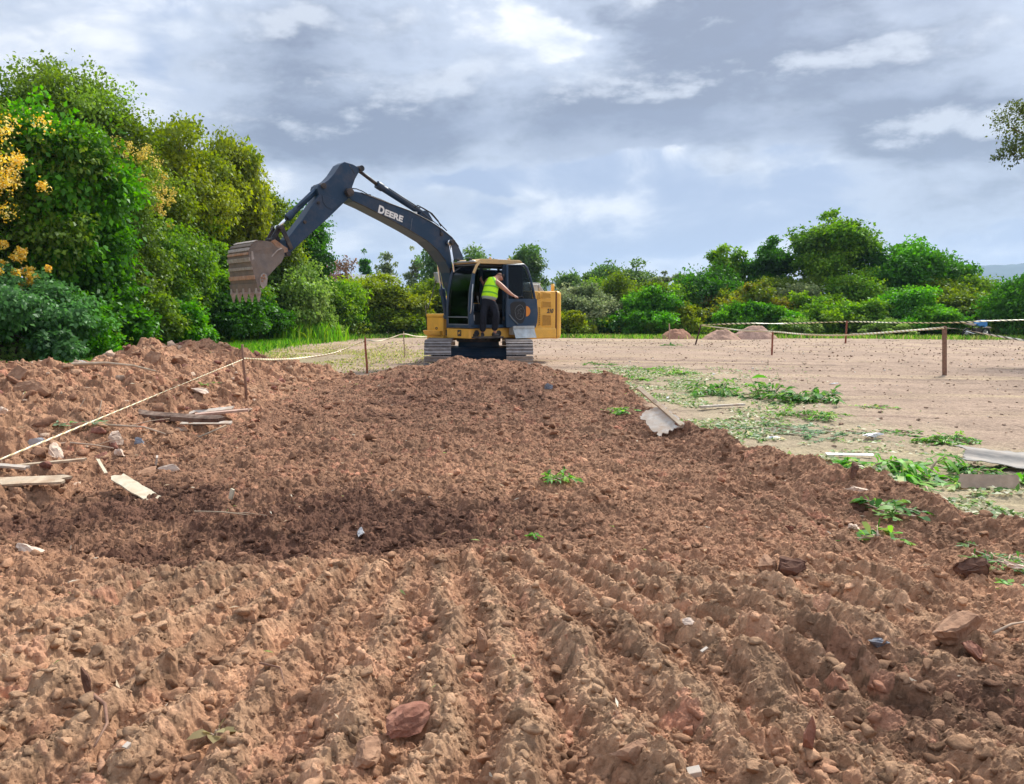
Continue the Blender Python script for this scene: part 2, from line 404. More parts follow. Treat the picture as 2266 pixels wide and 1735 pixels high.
def macro(x, y):
    dug, n = zones(x, y)
    z = fbm(x * .12, y * .12, 33, 3) * .05
    # spoil heap along the left
    amp = np.interp(y, [-4, 3, 8, 12, 15, 17.3, 18.6, 20.6], [.85, .85, .86, .9, .95, .90, .55, 0])
    foot = -3.9 + .5 * fbm(y * .5, y * 0, 9, 3) + np.interp(y, [0, 6, 8, 12], [.1, .1, 0, -.1])
    t = np.clip((foot - x) / 2.6, 0, 1.0); up = t ** .9 * (1.25 - .25 * t)
    dn = sstep(-9.2, -7.2, x)
    hp = amp * np.minimum(up, 1) * dn * (1 + .28 * fbm(x * .9, y * .9, 12, 4, .55)) + .10 * (t > 0) * fbm(x * 2.3, y * 2.3, 14, 3) * dn
    # mound in front of the machine
    crest = np.interp(x, [-4.4, -3.3, -2.5, -1.9, -1.4, -.4, .55, 1.1, 1.6, 2.5, 3.0], [0, .10, .36, .36, .52, .54, .42, .22, .15, .09, 0])
    py = (y - 17.0); prof = np.where(py > 0, np.exp(-(py / .95) ** 2), np.exp(-(py / 2.1) ** 2) * .8 + .2 * np.exp(-(py / 5) ** 2))
    md = crest * prof * (1 + .18 * fbm(x * 1.3, y * 1.3, 21, 3))
    # low berm at the right edge of the dug strip
    e = x - xr_edge(y) - n * .35
    berm = .13 * np.exp(-((e + .22) / .30) ** 2) * np.interp(y, [2, 5, 9, 12, 17], [1.1, 1.3, .9, .5, .3]) * (1 + .8 * fbm(x * 2, y * 2, 40, 2))
    # hollow with damp soil on the left, shallow trough crossing to the middle
    dip = -.19 * np.exp(-((x + 2.7) / 1.15) ** 2 - ((y - 5.5) / .65) ** 2) - .09 * np.exp(-((x + .5) / 1.9) ** 2 - ((y - 5.55) / .40) ** 2)
    dip = dip * (1 + .8 * fbm(x * 1.1, y * 1.4, 64, 3))
    dip = dip - .10 * np.exp(-((x - 1.9) / .8) ** 2 - ((y - 3.0) / .35) ** 2)
    # furrows left by the bucket teeth
    yy_ = np.minimum(y, 5.6); fx = np.arctan2(x + .6, 7.0 - yy_) + .040 * fbm(x * 1.1, y * .9, 51, 3) + .018 * fbm(x * 3, y * 3, 52, 2)
    fur = (np.cos(fx * 6.283 / .078) * .5 + .5) ** 1.3
    fw = sstep(5.2, 4.4, y + .45 * fbm(x * .8, y * .8, 57, 2) + .14 * np.abs(x)) * (.60 + .6 * vn(x * 1.1, y * .8, 59)) * sstep(2.9, 2.1, np.abs(x + .1))
    lump = .055 * fbm(x * 1.6, y * 1.6, 61, 4, .6) + .04 * fbm(x * .5, y * .5, 62, 2)
    zz = hp * .86 + md + berm + dip + .090 * fw * fur * (1 + .7 * fbm(x * 2.6, y * 2.6, 66, 3)) + lump + .02
    return z + dug * zz, dug, fw * fur, t * dn
def terrain(x, y, detail=True):
    """height and colour of the ground"""
    x = np.asarray(x, dtype=np.float64); y = np.asarray(y, dtype=np.float64)
    out_z = np.zeros(x.shape); out_c = np.zeros(x.shape + (3,)); out_d = np.zeros(x.shape); out_h = np.zeros(x.shape)
    n = len(x); step = 60000
    for a in range(0, n, step):
        X = x[a:a + step]; Y = y[a:a + step]; r = np.hypot(X, Y)
        z, dug, fur, hp = macro(X, Y)
        near = r < 40
        ids = np.full(X.shape, .5); add = np.zeros(X.shape); big = np.zeros(X.shape)
        if detail:
            m = (dug > .02) & near
            if m.any():
                xm, ym = X[m], Y[m]; hm = hp[m]
                k = 1.0 - .30 * fur[m]
                c0, i0 = clods(xm, ym, .42, 5, .16 + .0 * xm[0], .42)
                c1, i1 = clods(xm, ym, .21, 11, .48, .78)
                c2, i2 = clods(xm, ym, .105, 23, .70, .92)
                c3, i3 = clods(xm, ym, .052, 37, .80, 1.0)
                c4, i4 = clods(xm, ym, .026, 41, .85, 1.05)
                h1 = c0 * (.30 + 1.5 * np.clip(hm * 4, 0, 1)) * (.55 + .45 * (ym > 3.5)) + c1 * k * (.60 + .75 * np.clip(hm * 4, 0, 1)) * (.45 + 1.1 * vn(xm * .8, ym * .8, 201)) + c2 * k * (.50 + .35 * np.clip(hm * 4, 0, 1)) * (.4 + 1.2 * vn(xm * 1.1, ym * 1.1, 203))
                h1 = h1 + c3 * (.95 - .25 * np.clip(c1 / .05, 0, 1)) + c4 * .75
                h1 = h1 - .045 - .09 * np.clip(hm * 4, 0, 1) + (.006 * (vn(xm * 130, ym * 130, 401) - .5) + .008 * (vn(xm * 65, ym * 65, 402) - .5)) + .020 * fbm(xm * 7, ym * 7, 77, 4, .66) + .012 * (1 - np.abs(fbm(xm * 4.5, ym * 4.5, 78, 4, .65)) * 3)
                tmp = np.zeros(X.shape); tmp[m] = h1; add += tmp * dug
                ti = np.full(X.shape, .5); ti[m] = np.where(c1 > .012, i1 * .6 + i2 * .4, np.where(c2 > .008, i2, i3)); ids = ti
                tb = np.zeros(X.shape); tb[m] = c1; big = tb
            q = (dug < .98) & near
            if q.any():
                xm, ym = X[q], Y[q]
                c1, i1 = clods(xm, ym, .16, 61, .10, .35); c2, i2 = clods(xm, ym, .06, 67, .25, .4)
                g = .025 * fbm(xm * 3, ym * 3, 81, 5, .7) + .02 * fbm((xm * .18 + ym) * 2.2, (ym * .18 - xm) * .12, 83, 3) + .006 * fbm(xm * 16, ym * 16, 85, 3, .6) + c1 * .5 + c2 * .7 - .03 * np.clip(1 - np.abs(np.mod((xm * .22 + ym) * 1.0, 2.3) - .5) / .16, 0, 1) * (vn(xm * .2, ym * .3, 91) > .45) - .03 * np.clip(1 - np.abs(np.mod((xm * .22 + ym) * 1.0, 2.3) - 1.2) / .16, 0, 1) * (vn(xm * .2 + 9, ym * .3, 92) > .5)
                tmp = np.zeros(X.shape); tmp[q] = g; add += tmp * (1 - dug)
        out_z[a:a + step] = z + add
        # ---- colour
        nA = fbm(X * .55, Y * .55, 101, 4, .55); nB = fbm(X * 2.2, Y * 2.2, 107, 4, .6); nC = fbm(X * .9 + 5, Y * .9, 113, 3)
        dry = np.array([.47, .265, .158]); mid = np.array([.262, .142, .088]); wet = np.array([.14, .072, .048]); red = np.array([.34, .125, .085]); sand = np.array([.57, .40, .25])
        Yw = Y + .5 * nC + .12 * X; wetm = np.exp(-((X + 2.2) / 1.9) ** 2 - ((Yw - 5.7) / 1.05) ** 2) * 1.15 + .55 * np.exp(-((X + .3) / 1.3) ** 2 - ((Yw - 5.9) / .45) ** 2)
        wetm = np.maximum(wetm, .55 * np.exp(-((X - 1.9) / .8) ** 2 - ((Y - 3.1) / .5) ** 2))
        wetm = np.maximum(wetm, .60 * np.exp(-((X + 1.0) / 2.2) ** 2 - ((Y - 13.5) / 3.5) ** 2)); wetm = np.maximum(wetm, .42 * np.exp(-((X - 1.9) / 1.0) ** 2 - ((Y - 10.5) / 3.0) ** 2)); wetm = np.maximum(wetm, .40 * np.exp(-((X - 2.9) / .8) ** 2 - ((Y - 5.9) / .9) ** 2))
        wetm = np.clip(wetm * (1 + 1.3 * nB) + .30 * nA * (wetm > .08) + .45 * nB * np.clip(nC + .6, 0, 1) - .02, 0, 1)
        drym = np.clip(sstep(9.5, 3.6, Y + .8 * nC) * .62 + .16 + .30 * np.exp(-((X - .6) / 1.6) ** 2 - ((Y - 8.2) / 1.4) ** 2) + .38 * (hp > .02) + .5 * nA * .7 + .35 * nB, 0, 1)
        c = mid[None] * (1 - drym[:, None]) + dry[None] * drym[:, None]
        sd = np.clip(fur * .75 + .25 * nC, 0, 1)[:, None] * .6; c = c * (1 - sd) + sand[None] * sd
        rd = (np.clip((ids - .62) * 3.2, 0, 1) * np.clip(.55 + nC, 0, 1))[:, None] * .62; c = c * (1 - rd) + red[None] * rd
        c = c * (1 - wetm[:, None]) + wet[None] * wetm[:, None]
        c = c * (.60 + .80 * ids[:, None])
        # field
        st = fbm((X * .16 + Y) * 1.6, (Y * .16 - X) * .07, 131, 4, .6)
        f = np.array([.335, .245, .185])[None] * (1 + .22 * nA[:, None] + .16 * nB[:, None])
        yl = np.clip(st * 2.2 - .15, 0, 1)[:, None] * .9; f = f * (1 - yl) + np.array([.44, .34, .22])[None] * yl
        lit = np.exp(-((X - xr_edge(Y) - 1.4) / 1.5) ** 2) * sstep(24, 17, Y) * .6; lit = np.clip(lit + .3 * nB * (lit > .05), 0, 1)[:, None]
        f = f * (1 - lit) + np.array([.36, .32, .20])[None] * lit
        dk = np.clip(fbm((X * .2 + Y) * 2.6, (Y * .2 - X) * .09, 137, 3) * 2.0 - .35, 0, 1)[:, None] * .35; f = f * (1 - dk)
        # grass tinted fringes
        gl = sstep(-9.6, -11.8, X + .8 * nB) * .85
        gl = np.maximum(gl, .6 * sstep(44.5, 48, Y + 2.5 * nB)); gl = np.maximum(gl, .30 * np.exp(-((X + 7) / 3.0) ** 2 - ((Y - 25) / 4.5) ** 2) * (1 + nB))
        gl = np.clip(gl, 0, 1)[:, None]; f = f * (1 - gl) + (np.array([.15, .19, .06])[None] * (1 + .4 * nB[:, None])) * gl
        D = dug[:, None]; out_c[a:a + step] = np.clip(c * D + f * (1 - D), .01, .9)
        out_d[a:a + step] = dug; out_h[a:a + step] = hp
    return out_z, out_c, out_d, out_h
def tz(x, y, detail=True):
    return float(terrain(np.array([x]), np.array([y]), detail)[0][0])

LOW = globals().get('LOWRES', False)
NA, NR = (500, 500) if LOW else (1250, 1350)
ang = np.concatenate([np.linspace(-180, -44, 60, endpoint=False), np.linspace(-44, 44, NA), np.linspace(44, 180, 60)[1:]]) * math.pi / 180
rad = np.concatenate([[.25, .6, 1.0, 1.4], np.exp(np.linspace(math.log(1.8), math.log(26), NR)), np.exp(np.linspace(math.log(26), math.log(8000), 240))[1:]])
AA, RR = np.meshgrid(ang, rad)
gx = (np.sin(AA) * RR).ravel(); gy = (np.cos(AA) * RR).ravel()
gz, gc, gd, gh = terrain(gx, gy)
na, nr = len(ang), len(rad)
ii = (np.arange(nr - 1)[:, None] * na + np.arange(na - 1)[None]).ravel()
F4 = np.stack([ii, ii + 1, ii + 1 + na, ii + na], 1)
gv = np.stack([gx, gy, gz], 1)
fd = gd[F4].mean(1); fh = gh[F4].mean(1)
sel_dug = fd > .5; sel_heap = sel_dug & (fh > .001)
sel_dug &= ~sel_heap
def submesh(name, sel, mt):
    f = F4[sel]; u, inv = np.unique(f, return_inverse=True)
    o = np_obj(name, gv[u], inv.reshape(f.shape), mt, col=gc[u], smooth=True); tag(o, kind='structure'); return o
submesh('ground', fd <= .5, M['field'])
for q_ in (submesh('dug_soil', sel_dug, M['soil']), submesh('spoil_heap', sel_heap, M['soil'])): q_.data.polygons.foreach_set('use_smooth', np.zeros(len(q_.data.polygons), dtype=bool))

# ---- loose crumbs and clods lying on the dug soil (nobody could count them)
rng = np.random.default_rng(7)
def rock_template(seed, sub=2):
    r_ = np.random.default_rng(seed)
    bm = bmesh.new(); bmesh.ops.create_icosphere(bm, subdivisions=sub, radius=1)
    v = np.array([a.co[:] for a in bm.verts]); f = np.array([[a.index for a in q.verts] for q in bm.faces]); bm.free()
    for k in range(11):
        nrm = r_.normal(size=3); nrm /= np.linalg.norm(nrm); d = .30 + .4 * r_.random()
        dd = v @ nrm - d; v -= np.where(dd > 0, dd, 0)[:, None] * nrm[None] * .92
    v += r_.normal(size=v.shape) * .035; v *= np.array([1.15, .85, .62])
    return v, f
def shard_template(seed):
    """angular lump: convex hull of a few random points"""
    r_ = np.random.default_rng(seed + 300); bm = bmesh.new()
    for k in range(13):
        q = r_.normal(size=3); q /= np.linalg.norm(q); bm.verts.new(Vector(q * r_.uniform(.75, 1.05) * np.array([1.15, .85, .62])))
    bmesh.ops.convex_hull(bm, input=bm.verts); bmesh.ops.triangulate(bm, faces=bm.faces)
    lone = [a for a in bm.verts if not a.link_faces]; bmesh.ops.delete(bm, geom=lone, context='VERTS'); bm.verts.index_update()
    v = np.array([a.co[:] for a in bm.verts]); f = np.array([[a.index for a in q.verts] for q in bm.faces]); bm.free(); return v, f
TPL = [shard_template(s) for s in range(24)]
def crumb_template(seed):
    """crumbly broken clod: cut faces roughened"""
    v, f = rock_template(seed + 900, 2); d = v / np.linalg.norm(v, axis=1, keepdims=True); r_ = np.random.default_rng(seed)
    k = 1 + .30 * fbm(d[:, 0] * 2.6 + seed, d[:, 1] * 2.6 + d[:, 2] * 2.1, seed, 4, .7) + .10 * r_.normal(size=len(v))
    return v * k[:, None], f
TPB = [crumb_template(s) for s in range(20)]
def scatter_rocks(name, x, y, size, mt, sink=.25, mult=1.0, tint=None):
    z, c, _, _ = terrain(x, y); vs, fs, cs = [], [], []; n0 = 0
    for i in range(len(x)):
        tv, tf = TPB[i % 20] if size[i] > .016 else TPL[i % 24]
        a = rng.random() * 6.283; ca, sa = math.cos(a), math.sin(a); b = rng.normal() * .9; cb, sb = math.cos(b), math.sin(b)
        Rm = np.array([[ca, -sa, 0], [sa, ca, 0], [0, 0, 1]]) @ np.array([[1, 0, 0], [0, cb, -sb], [0, sb, cb]])
        v = (tv * size[i]) @ Rm.T; v[:, 0] += x[i]; v[:, 1] += y[i]; v[:, 2] += z[i] + size[i] * sink
        vs.append(v); fs.append(tf + n0); n0 += len(tv)
        k = (c[i] * mult * (.78 + .5 * rng.random())) if tint is None else tint[i]
        cs.append(np.repeat(k[None], len(tv), 0))
    return np_obj(name, np.concatenate(vs), np.concatenate(fs), mt, col=np.clip(np.concatenate(cs), 0, .9))
N = 4000 if LOW else 34000
a = (rng.random(N) - .5) * 2 * R(42); r_ = 1.9 * (19 / 1.9) ** (rng.random(N) ** .8)
x = np.sin(a) * r_; y = np.cos(a) * r_
_, _, dd, _ = terrain(x, y, False); k = dd > .5; x, y = x[k], y[k]
sz = .0045 + .042 * rng.random(len(x)) ** 8 + .0015 * np.hypot(x, y) * rng.random(len(x))
tag(scatter_rocks('soil_crumbs', x, y, sz, M['soil'], .0, .95), kind='stuff')
N = 200 if LOW else 2000; x = rng.uniform(-5, 4.4, N); y = 2.4 + 16 * rng.random(N) ** 1.1; _, _, dd, _ = terrain(x, y, False); k = dd > .6; x, y = x[k], y[k]
tag(scatter_rocks('earth_clods', x, y, .022 + .055 * rng.random(len(x)) ** 2.2 * np.clip(y / 8, .6, 1.3), M['soil'], .12, 1.05), kind='stuff')
N = 300 if LOW else 1500; x = rng.uniform(-9, -3.6, N); y = rng.uniform(4.5, 20, N); _, _, dd, hh_ = terrain(x, y, False); k = (dd > .5) & (hh_ > .05); x, y = x[k], y[k]
ct = np.array([[.40, .24, .15], [.30, .16, .10], [.52, .38, .28], [.26, .12, .09]])[rng.choice(4, len(x), p=[.4, .35, .12, .13])] * rng.uniform(.8, 1.2, (len(x), 1))
tag(scatter_rocks('heap_rubble', x, y, .03 + .10 * rng.random(len(x)) ** 2.2, M['soil'], .15, tint=ct), kind='stuff')
# stones and bits scattered on the bare field
N = 5200; x = rng.uniform(-6, 26, N); y = 5 + 36 * rng.random(N) ** 1.3
_, _, dd, _ = terrain(x, y, False); k = (dd < .2) & (np.abs(x / y) < .8); x, y = x[k], y[k]
pal = np.array([[.42, .30, .22], [.30, .2, .14], [.6, .55, .48], [.36, .3, .2]])
tag(scatter_rocks('field_pebbles', x, y, .012 + .03 * rng.random(len(x)) ** 3 + .0006 * y, M['field'], .1, tint=pal[rng.choice(4, len(x), p=[.5, .3, .05, .15])]), kind='stuff')
# ------------------------------------------------------------------ plants
def leaf_quads(pos, dirv, nrm, ln, wd, fold=.25):
    """folded diamond leaves: base, side, tip, side"""
    dirv = dirv / (np.linalg.norm(dirv, axis=1, keepdims=True) + 1e-9)
    side = np.cross(dirv, nrm); side /= (np.linalg.norm(side, axis=1, keepdims=True) + 1e-9)
    up = np.cross(side, dirv)
    L_ = ln[:, None]; W_ = wd[:, None]
    p0 = pos; p2 = pos + dirv * L_ - up * L_ * .12
    mid = pos + dirv * L_ * .45
    p1 = mid + side * W_ + up * W_ * fold; p3 = mid - side * W_ + up * W_ * fold
    v = np.stack([p0, p1, p2, p3], 1).reshape(-1, 3)
    f = np.arange(len(pos) * 4).reshape(-1, 4)
    return v, f
def sph(n, g):
    v = g.normal(size=(n, 3)); return v / np.linalg.norm(v, axis=1, keepdims=True)
def crown_data(seed, rx, rz, nlobe, lr, nleaf, leaf, pal, skirt=False, droop=.3, twig=.10, flatten=.8, narrow=0.0):
    """leaves gathered in lobes inside an ellipsoid of radius rx, height 2*rz, centred on the origin"""
    g = np.random.default_rng(seed)
    d = sph(nlobe * 4, g); d = d[d[:, 2] > -.75][:nlobe]
    rr = g.uniform(.30, .92, len(d)) ** .8
    cen = d * rr[:, None] * np.array([rx, rx, rz])[None] * (1 - lr * .35)
    cen *= (1 + .18 * g.normal(size=(len(d), 1)))
    if skirt: cen[:, :2] *= np.where(d[:, 2] < .1, 1 / np.sqrt(np.clip(1 - d[:, 2] ** 2, .35, 1)), 1)[:, None] * np.where(d[:, 2] < -.2, 1.12, 1)[:, None]
    if narrow: cen[:, :2] *= (1 - narrow * np.clip(cen[:, 2:3] / rz, -1, 1) * .5)
    lrad = min(rx, rz) * lr * g.uniform(.45, 1.3, len(d))
    w = lrad ** 2; w /= w.sum(); li = g.choice(len(d), nleaf, p=w)
    ld = sph(nleaf, g); ld[:, 2] = np.where(g.random(nleaf) < .5, np.abs(ld[:, 2]), ld[:, 2])
    shell = g.uniform(.62, 1.06, nleaf) * (1 + .22 * np.sin(ld[:, 0] * 7 + li) * np.sin(ld[:, 1] * 6 + 2 * li) + .15 * np.sin(ld[:, 2] * 11 + li * 3))
    tw = g.random(nleaf) < twig
    # sprays poking out: leaves gathered on a few directions of each lobe
    k = g.integers(0, 7, nleaf); td = sph(7 * len(d), g).reshape(len(d), 7, 3); td[..., 2] = np.abs(td[..., 2]) * .8
    sd = td[li, k] + .16 * g.normal(size=(nleaf, 3)); sd /= np.linalg.norm(sd, axis=1, keepdims=True)
    ld = np.where(tw[:, None], sd, ld); shell = np.where(tw, g.uniform(.9, 1.75, nleaf), shell)
    pos = cen[li] + ld * (shell * lrad[li])[:, None] * np.array([1.1, 1.1, flatten])[None]
    dirv = ld * .7 + g.normal(size=(nleaf, 3)) * .55; dirv[:, 2] -= droop
    nrm = ld * .6 + g.normal(size=(nleaf, 3)) * .45 + np.array([0, 0, .6])[None]
    ln = leaf * g.uniform(.6, 1.35, nleaf)
    v, f = leaf_quads(pos, dirv, nrm, ln, ln * g.uniform(.28, .42, nleaf))
    pal = np.array(pal) * (np.array([1.10, 1.02, .6]) if pal[0][2] < .05 else np.array([1.1, .95, .8])); lobe_c = pal[g.choice(len(pal), len(d), p=None)]
    c = lobe_c[li] * .55 + pal[g.choice(len(pal), nleaf)] * .45
    c = c * (1 + .16 * g.normal(size=(len(d), 1))[li]) * g.uniform(.75, 1.3, (nleaf, 1))
    c = np.repeat(np.clip(c, .004, .9), 4, 0)
    return v, f, c, cen, lrad
def trunk_mb(base_r, top, cen, g, bare=0):
    mb = MB(); pts = []; n = 6
    for i in range(n):
        t = i / (n - 1); pts.append(Vector((g.normal() * .08 * t * top, g.normal() * .08 * t * top, -.15 + (top + .15) * t)))
    mb.tube(pts, [base_r * (1.25 if i == 0 else 1 - .55 * i / (n - 1)) for i in range(n)], 8)
    for c in cen[:16]:
        s_ = pts[int(2 + g.integers(0, 4))]; e = Vector(c); m_ = s_.lerp(e, .5) + Vector((g.normal() * .12, g.normal() * .12, .12 * (e - s_).length))
        mb.tube([s_, m_, e], [base_r * .42, base_r * .26, base_r * .08], 6)
    return mb
SC = .35 if LOW else 1.0
def plant(name, label, cat, x, y, h, rx, pal, seed, leaf=.17, n=26000, nlobe=38, lr=.37, trunk=None, base=0.0, group=None,
          blossom=None, twig=.10, droop=.3, flatten=.8, narrow=0.0, rz=None, rzs=0.0):
    """crown from height `base` to h, over a trunk"""
    if cat == 'tree' and y < 45: leaf, n = leaf * .78, int(n * 1.6)
    elif y < 45: leaf, n = leaf * .85, int(n * 1.3)
    elif cat == 'bush': rx, h, n, twig = rx * 1.22, h * 1.04, int(n * 1.35), .24
    g = np.random.default_rng(seed + 500)
    zt = tz(x, y, False) - .05
    root = empty(name, (x, y, zt), g.uniform(0, 6.28)); tag(root, label, cat, group)
    h = 1.2 + (h - 1.2) * (1 - .55 * rx / y)
    cz = (h + base) / 2; rzz = (h - base) / 2
    v, f, c, cen, lrad = crown_data(seed, rx, rzz, nlobe, lr, int(n * SC), leaf / (SC ** .35), pal, base < .05 and y > 15, droop, twig, flatten, narrow)
    # keep the crown inside its height and on the ground
    zmax = np.percentile(v[:, 2], 99.6); v[:, 2] *= rzz / zmax
    v[:, 2] += cz; v[:, 2] = np.maximum(v[:, 2], .02 + .1 * np.abs(np.sin(v[:, 0] * 9)))
    cw = cen.copy(); cw[:, 2] = cw[:, 2] * rzz / zmax + cz
    r0 = trunk if trunk else max(.05, rx * .035)
    trunk_mb(r0, max(.5, min(h * .72, base + (h - base) * .55)), cw, g).build('trunk', M['bark'], root)
    cr_ = np_obj('crown', v, f, M['leaf'], root, col=c)
    if blossom:
        bcol, cnt, spots = blossom
        # blossom tufts gathered in sprays at chosen places of the crown (given in world axes)
        ang_ = -root.rotation_euler.z; ca, sa = math.cos(ang_), math.sin(ang_)
        ps = []
        for (sx, sy, sz_, rr) in spots:
            q = g.normal(size=(int(cnt / len(spots)), 3)); q *= rr * .42
            sub = g.normal(size=(9, 3)) * rr * .6; q = q * .38 + sub[g.integers(0, 9, len(q))]
            q += np.array([sx, sy, sz_])[None]; ps.append(q)
        q = np.concatenate(ps); q = np.stack([q[:, 0] * ca - q[:, 1] * sa, q[:, 0] * sa + q[:, 1] * ca, q[:, 2]], 1)
        m = len(q); ln = g.uniform(.05, .10, m) * (leaf / .17)
        bv, bf = leaf_quads(q, g.normal(size=(m, 3)) + np.array([0, 0, .5]), g.normal(size=(m, 3)), ln, ln * .5)
        bc = np.repeat(np.array(bcol)[g.choice(len(bcol), m)] * g.uniform(.75, 1.2, (m, 1)), 4, 0)
        np_obj('blossom', bv, bf, M['petal'], cr_, col=bc)
    return root
def ux(u, y): return (u - 1133) / 1715.0 * y
def vh(v, y): return CAMH + (685 - v) / 1715.0 * y

BRIGHT = [(.07, .25, .014), (.13, .34, .022), (.04, .16, .013)]
GREEN = [(.11, .25, .022), (.065, .17, .016), (.19, .33, .035)]
OLIVE = [(.12, .19, .018), (.08, .14, .016), (.16, .23, .022)]
YOLIVE = [(.17, .24, .02), (.12, .19, .018), (.22, .27, .03)]
DULL = [(.11, .20, .035), (.08, .15, .028), (.16, .25, .045)]
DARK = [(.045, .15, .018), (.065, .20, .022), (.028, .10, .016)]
BLUEG = [(.06, .17, .055), (.08, .22, .07), (.04, .12, .045)]
PALEG = [(.16, .31, .06), (.11, .23, .04), (.24, .38, .12)]
GREYG = [(.15, .22, .11), (.10, .17, .07), (.24, .30, .18)]
RUSTY = [(.15, .18, .02), (.11, .20, .02), (.17, .15, .03)]
FAR = [(.07, .17, .05), (.08, .15, .045), (.12, .22, .06)]
YEL = [(.85, .62, .10), (.75, .46, .04), (.90, .76, .30)]
ORG = [(.62, .46, .10), (.45, .38, .07), (.75, .62, .20)]
PINK = [(.62, .33, .34), (.70, .50, .50), (.50, .22, .24)]

T = lambda nm, lb, u, y, v, rx, pal, seed, **k: plant(nm, lb, k.pop('cat', 'tree'), ux(u, y), y, vh(v, y), rx, pal, seed, **k)
# --- left hand wall of trees
T('flowering_tree', 'tree with dense yellow blossom at the left edge of the photo', 5, 22.5, 225, 2.2, DULL, 1, base=2.0, n=34000, trunk=.16,
  blossom=(YEL, 5000, [(1.0, -2.1, 6.2, .85), (1.35, -2.2, 5.3, .8), (1.0, -2.3, 4.7, .7), (1.7, -2.0, 5.2, .5), (1.7, -1.9, 3.0, .3), (2.0, -1.8, 2.6, .25)]))
T('climber_covered_tree', 'bright green broad-leaved tree cloaked in climbers beside the yellow blossom', 165, 23.5, 262, 1.75, BRIGHT, 2, base=1.0, leaf=.21, n=34000, nlobe=40, lr=.40, trunk=.16, flatten=.9)
T('tall_tree', 'tallest tree of the left wall with a wispy feathered top', 185, 28.5, 150, 2.4, DULL, 3, base=2.0, leaf=.15, n=52000, nlobe=46, lr=.36, twig=.26, trunk=.22, narrow=.5)
T('broadleaf_tree', 'dull green tree behind the yellow-blossomed one at the left edge', -40, 30, 262, 3.6, GREEN, 4, base=1.5, n=34000, trunk=.2)
T('orange_flowering_tree', 'olive tree with sprays of orange blossom down its side', 300, 29.5, 262, 2.1, OLIVE, 5, base=1.2, n=34000, twig=.18, trunk=.16,
  blossom=(ORG, 1900, [(.8, -1.7, 7.2, .6), (1.3, -1.75, 6.6, .6), (1.75, -1.6, 5.8, .5), (1.95, -1.5, 5.2, .4)]))
T('olive_green_tree', 'yellow-green tree between the orange blossom and the rounded olive tree', 400, 33, 272, 2.3, YOLIVE, 6, base=2.6, n=36000, twig=.22, trunk=.17, lr=.36, nlobe=44)
T('olive_green_tree', 'rounded olive tree standing above the excavator bucket', 508, 36, 318, 2.0, YOLIVE, 7, base=2.6, n=40000, twig=.2, trunk=.17, lr=.36, nlobe=44)
T('olive_green_tree', 'lower olive tree directly behind the bucket and its linkage', 590, 39, 430, 1.9, OLIVE, 8, base=1.2, n=24000, trunk=.14)
T('dark_green_tree', 'dark green tree seen below the excavator arm at the end of the left wall', 668, 42, 462, 1.9, DARK, 9, base=1.0, n=28000, trunk=.15)
T('hanging_foliage_tree', 'grey-olive tree with a curtain of hanging foliage right of the bright climber', 262, 26, 385, 1.6, DULL, 10, base=.3, n=34000, leaf=.14, droop=.8, flatten=1.25, lr=.36, nlobe=44)
T('hanging_foliage_tree', 'green tree with drooping foliage below the yellow-green crown', 375, 29.5, 470, 1.8, GREEN, 11, base=.3, n=30000, leaf=.15, droop=.7, flatten=1.15)
T('broadleaf_tree', 'mid green tree under the rounded olive crown left of the bucket', 470, 33.5, 480, 1.9, GREEN, 12, base=.6, n=26000)
# --- shrubs at the foot of the left wall
T('feathery_shrub', 'blue-green feathery shrub at the left edge above the spoil heap', 30, 20, 590, 2.0, BLUEG, 20, cat='shrub', n=26000, leaf=.14, droop=.9, twig=.3, lr=.36)
T('fern_like_shrub', 'bright green fern-like shrub right of the blue-green one', 150, 21, 655, 1.15, BRIGHT, 21, cat='shrub', n=15000, leaf=.12, twig=.35, droop=.1)
T('leafy_shrub', 'dark leafy shrub behind the bright fern-like one', 235, 24, 650, 1.3, DARK, 22, cat='shrub', n=15000)
T('leafy_shrub', 'bright green creeper mound halfway along the foot of the left trees', 395, 27.5, 668, 1.25, BRIGHT, 23, cat='shrub', n=16000, leaf=.15)
T('leafy_shrub', 'grey-green shrub between the dark shrub and the creeper mound', 315, 26, 640, 1.2, DULL, 24, cat='shrub', n=15000, leaf=.15)
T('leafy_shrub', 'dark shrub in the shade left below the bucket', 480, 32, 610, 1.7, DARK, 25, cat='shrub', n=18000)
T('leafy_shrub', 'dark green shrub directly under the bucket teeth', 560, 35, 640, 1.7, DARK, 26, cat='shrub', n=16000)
T('pale_leaf_shrub', 'pale-leaved arching shrub right of the bucket', 648, 38.5, 578, 1.55, PALEG, 27, cat='shrub', n=18000, droop=.6, twig=.25)
T('leafy_shrub', 'green shrub between the pale arching one and the olive thicket', 735, 43, 618, 1.9, GREEN, 28, cat='shrub', n=18000)
T('leafy_shrub', 'low bushy shrub on the grass in front of the pale arching one', 700, 40, 690, 1.1, PALEG, 29, cat='shrub', n=11000, leaf=.14)
# --- thicket behind the excavator
T('thicket_bush', 'broad olive-yellow bush left of the excavator tool box', 850, 48, 612, 2.7, YOLIVE, 30, cat='bush', n=26000)
T('thicket_bush', 'olive bush half hidden behind the excavator boom', 935, 50, 622, 2.4, OLIVE, 31, cat='bush', n=20000)
T('thicket_bush', 'green bush at the left end of the olive thicket', 790, 47, 650, 1.6, GREEN, 32, cat='bush', n=14000)
T('thicket_bush', 'bush glimpsed through the excavator cab windows', 1075, 50, 620, 2.6, GREEN, 33, cat='bush', n=16000)
T('thicket_bush', 'dark low bush at the foot of the olive thicket', 770, 45, 690, 1.2, DARK, 34, cat='bush', n=10000)
T('thicket_bush', 'low green bush in front of the olive thicket', 890, 46, 680, 1.5, OLIVE, 35, cat='bush', n=11000)
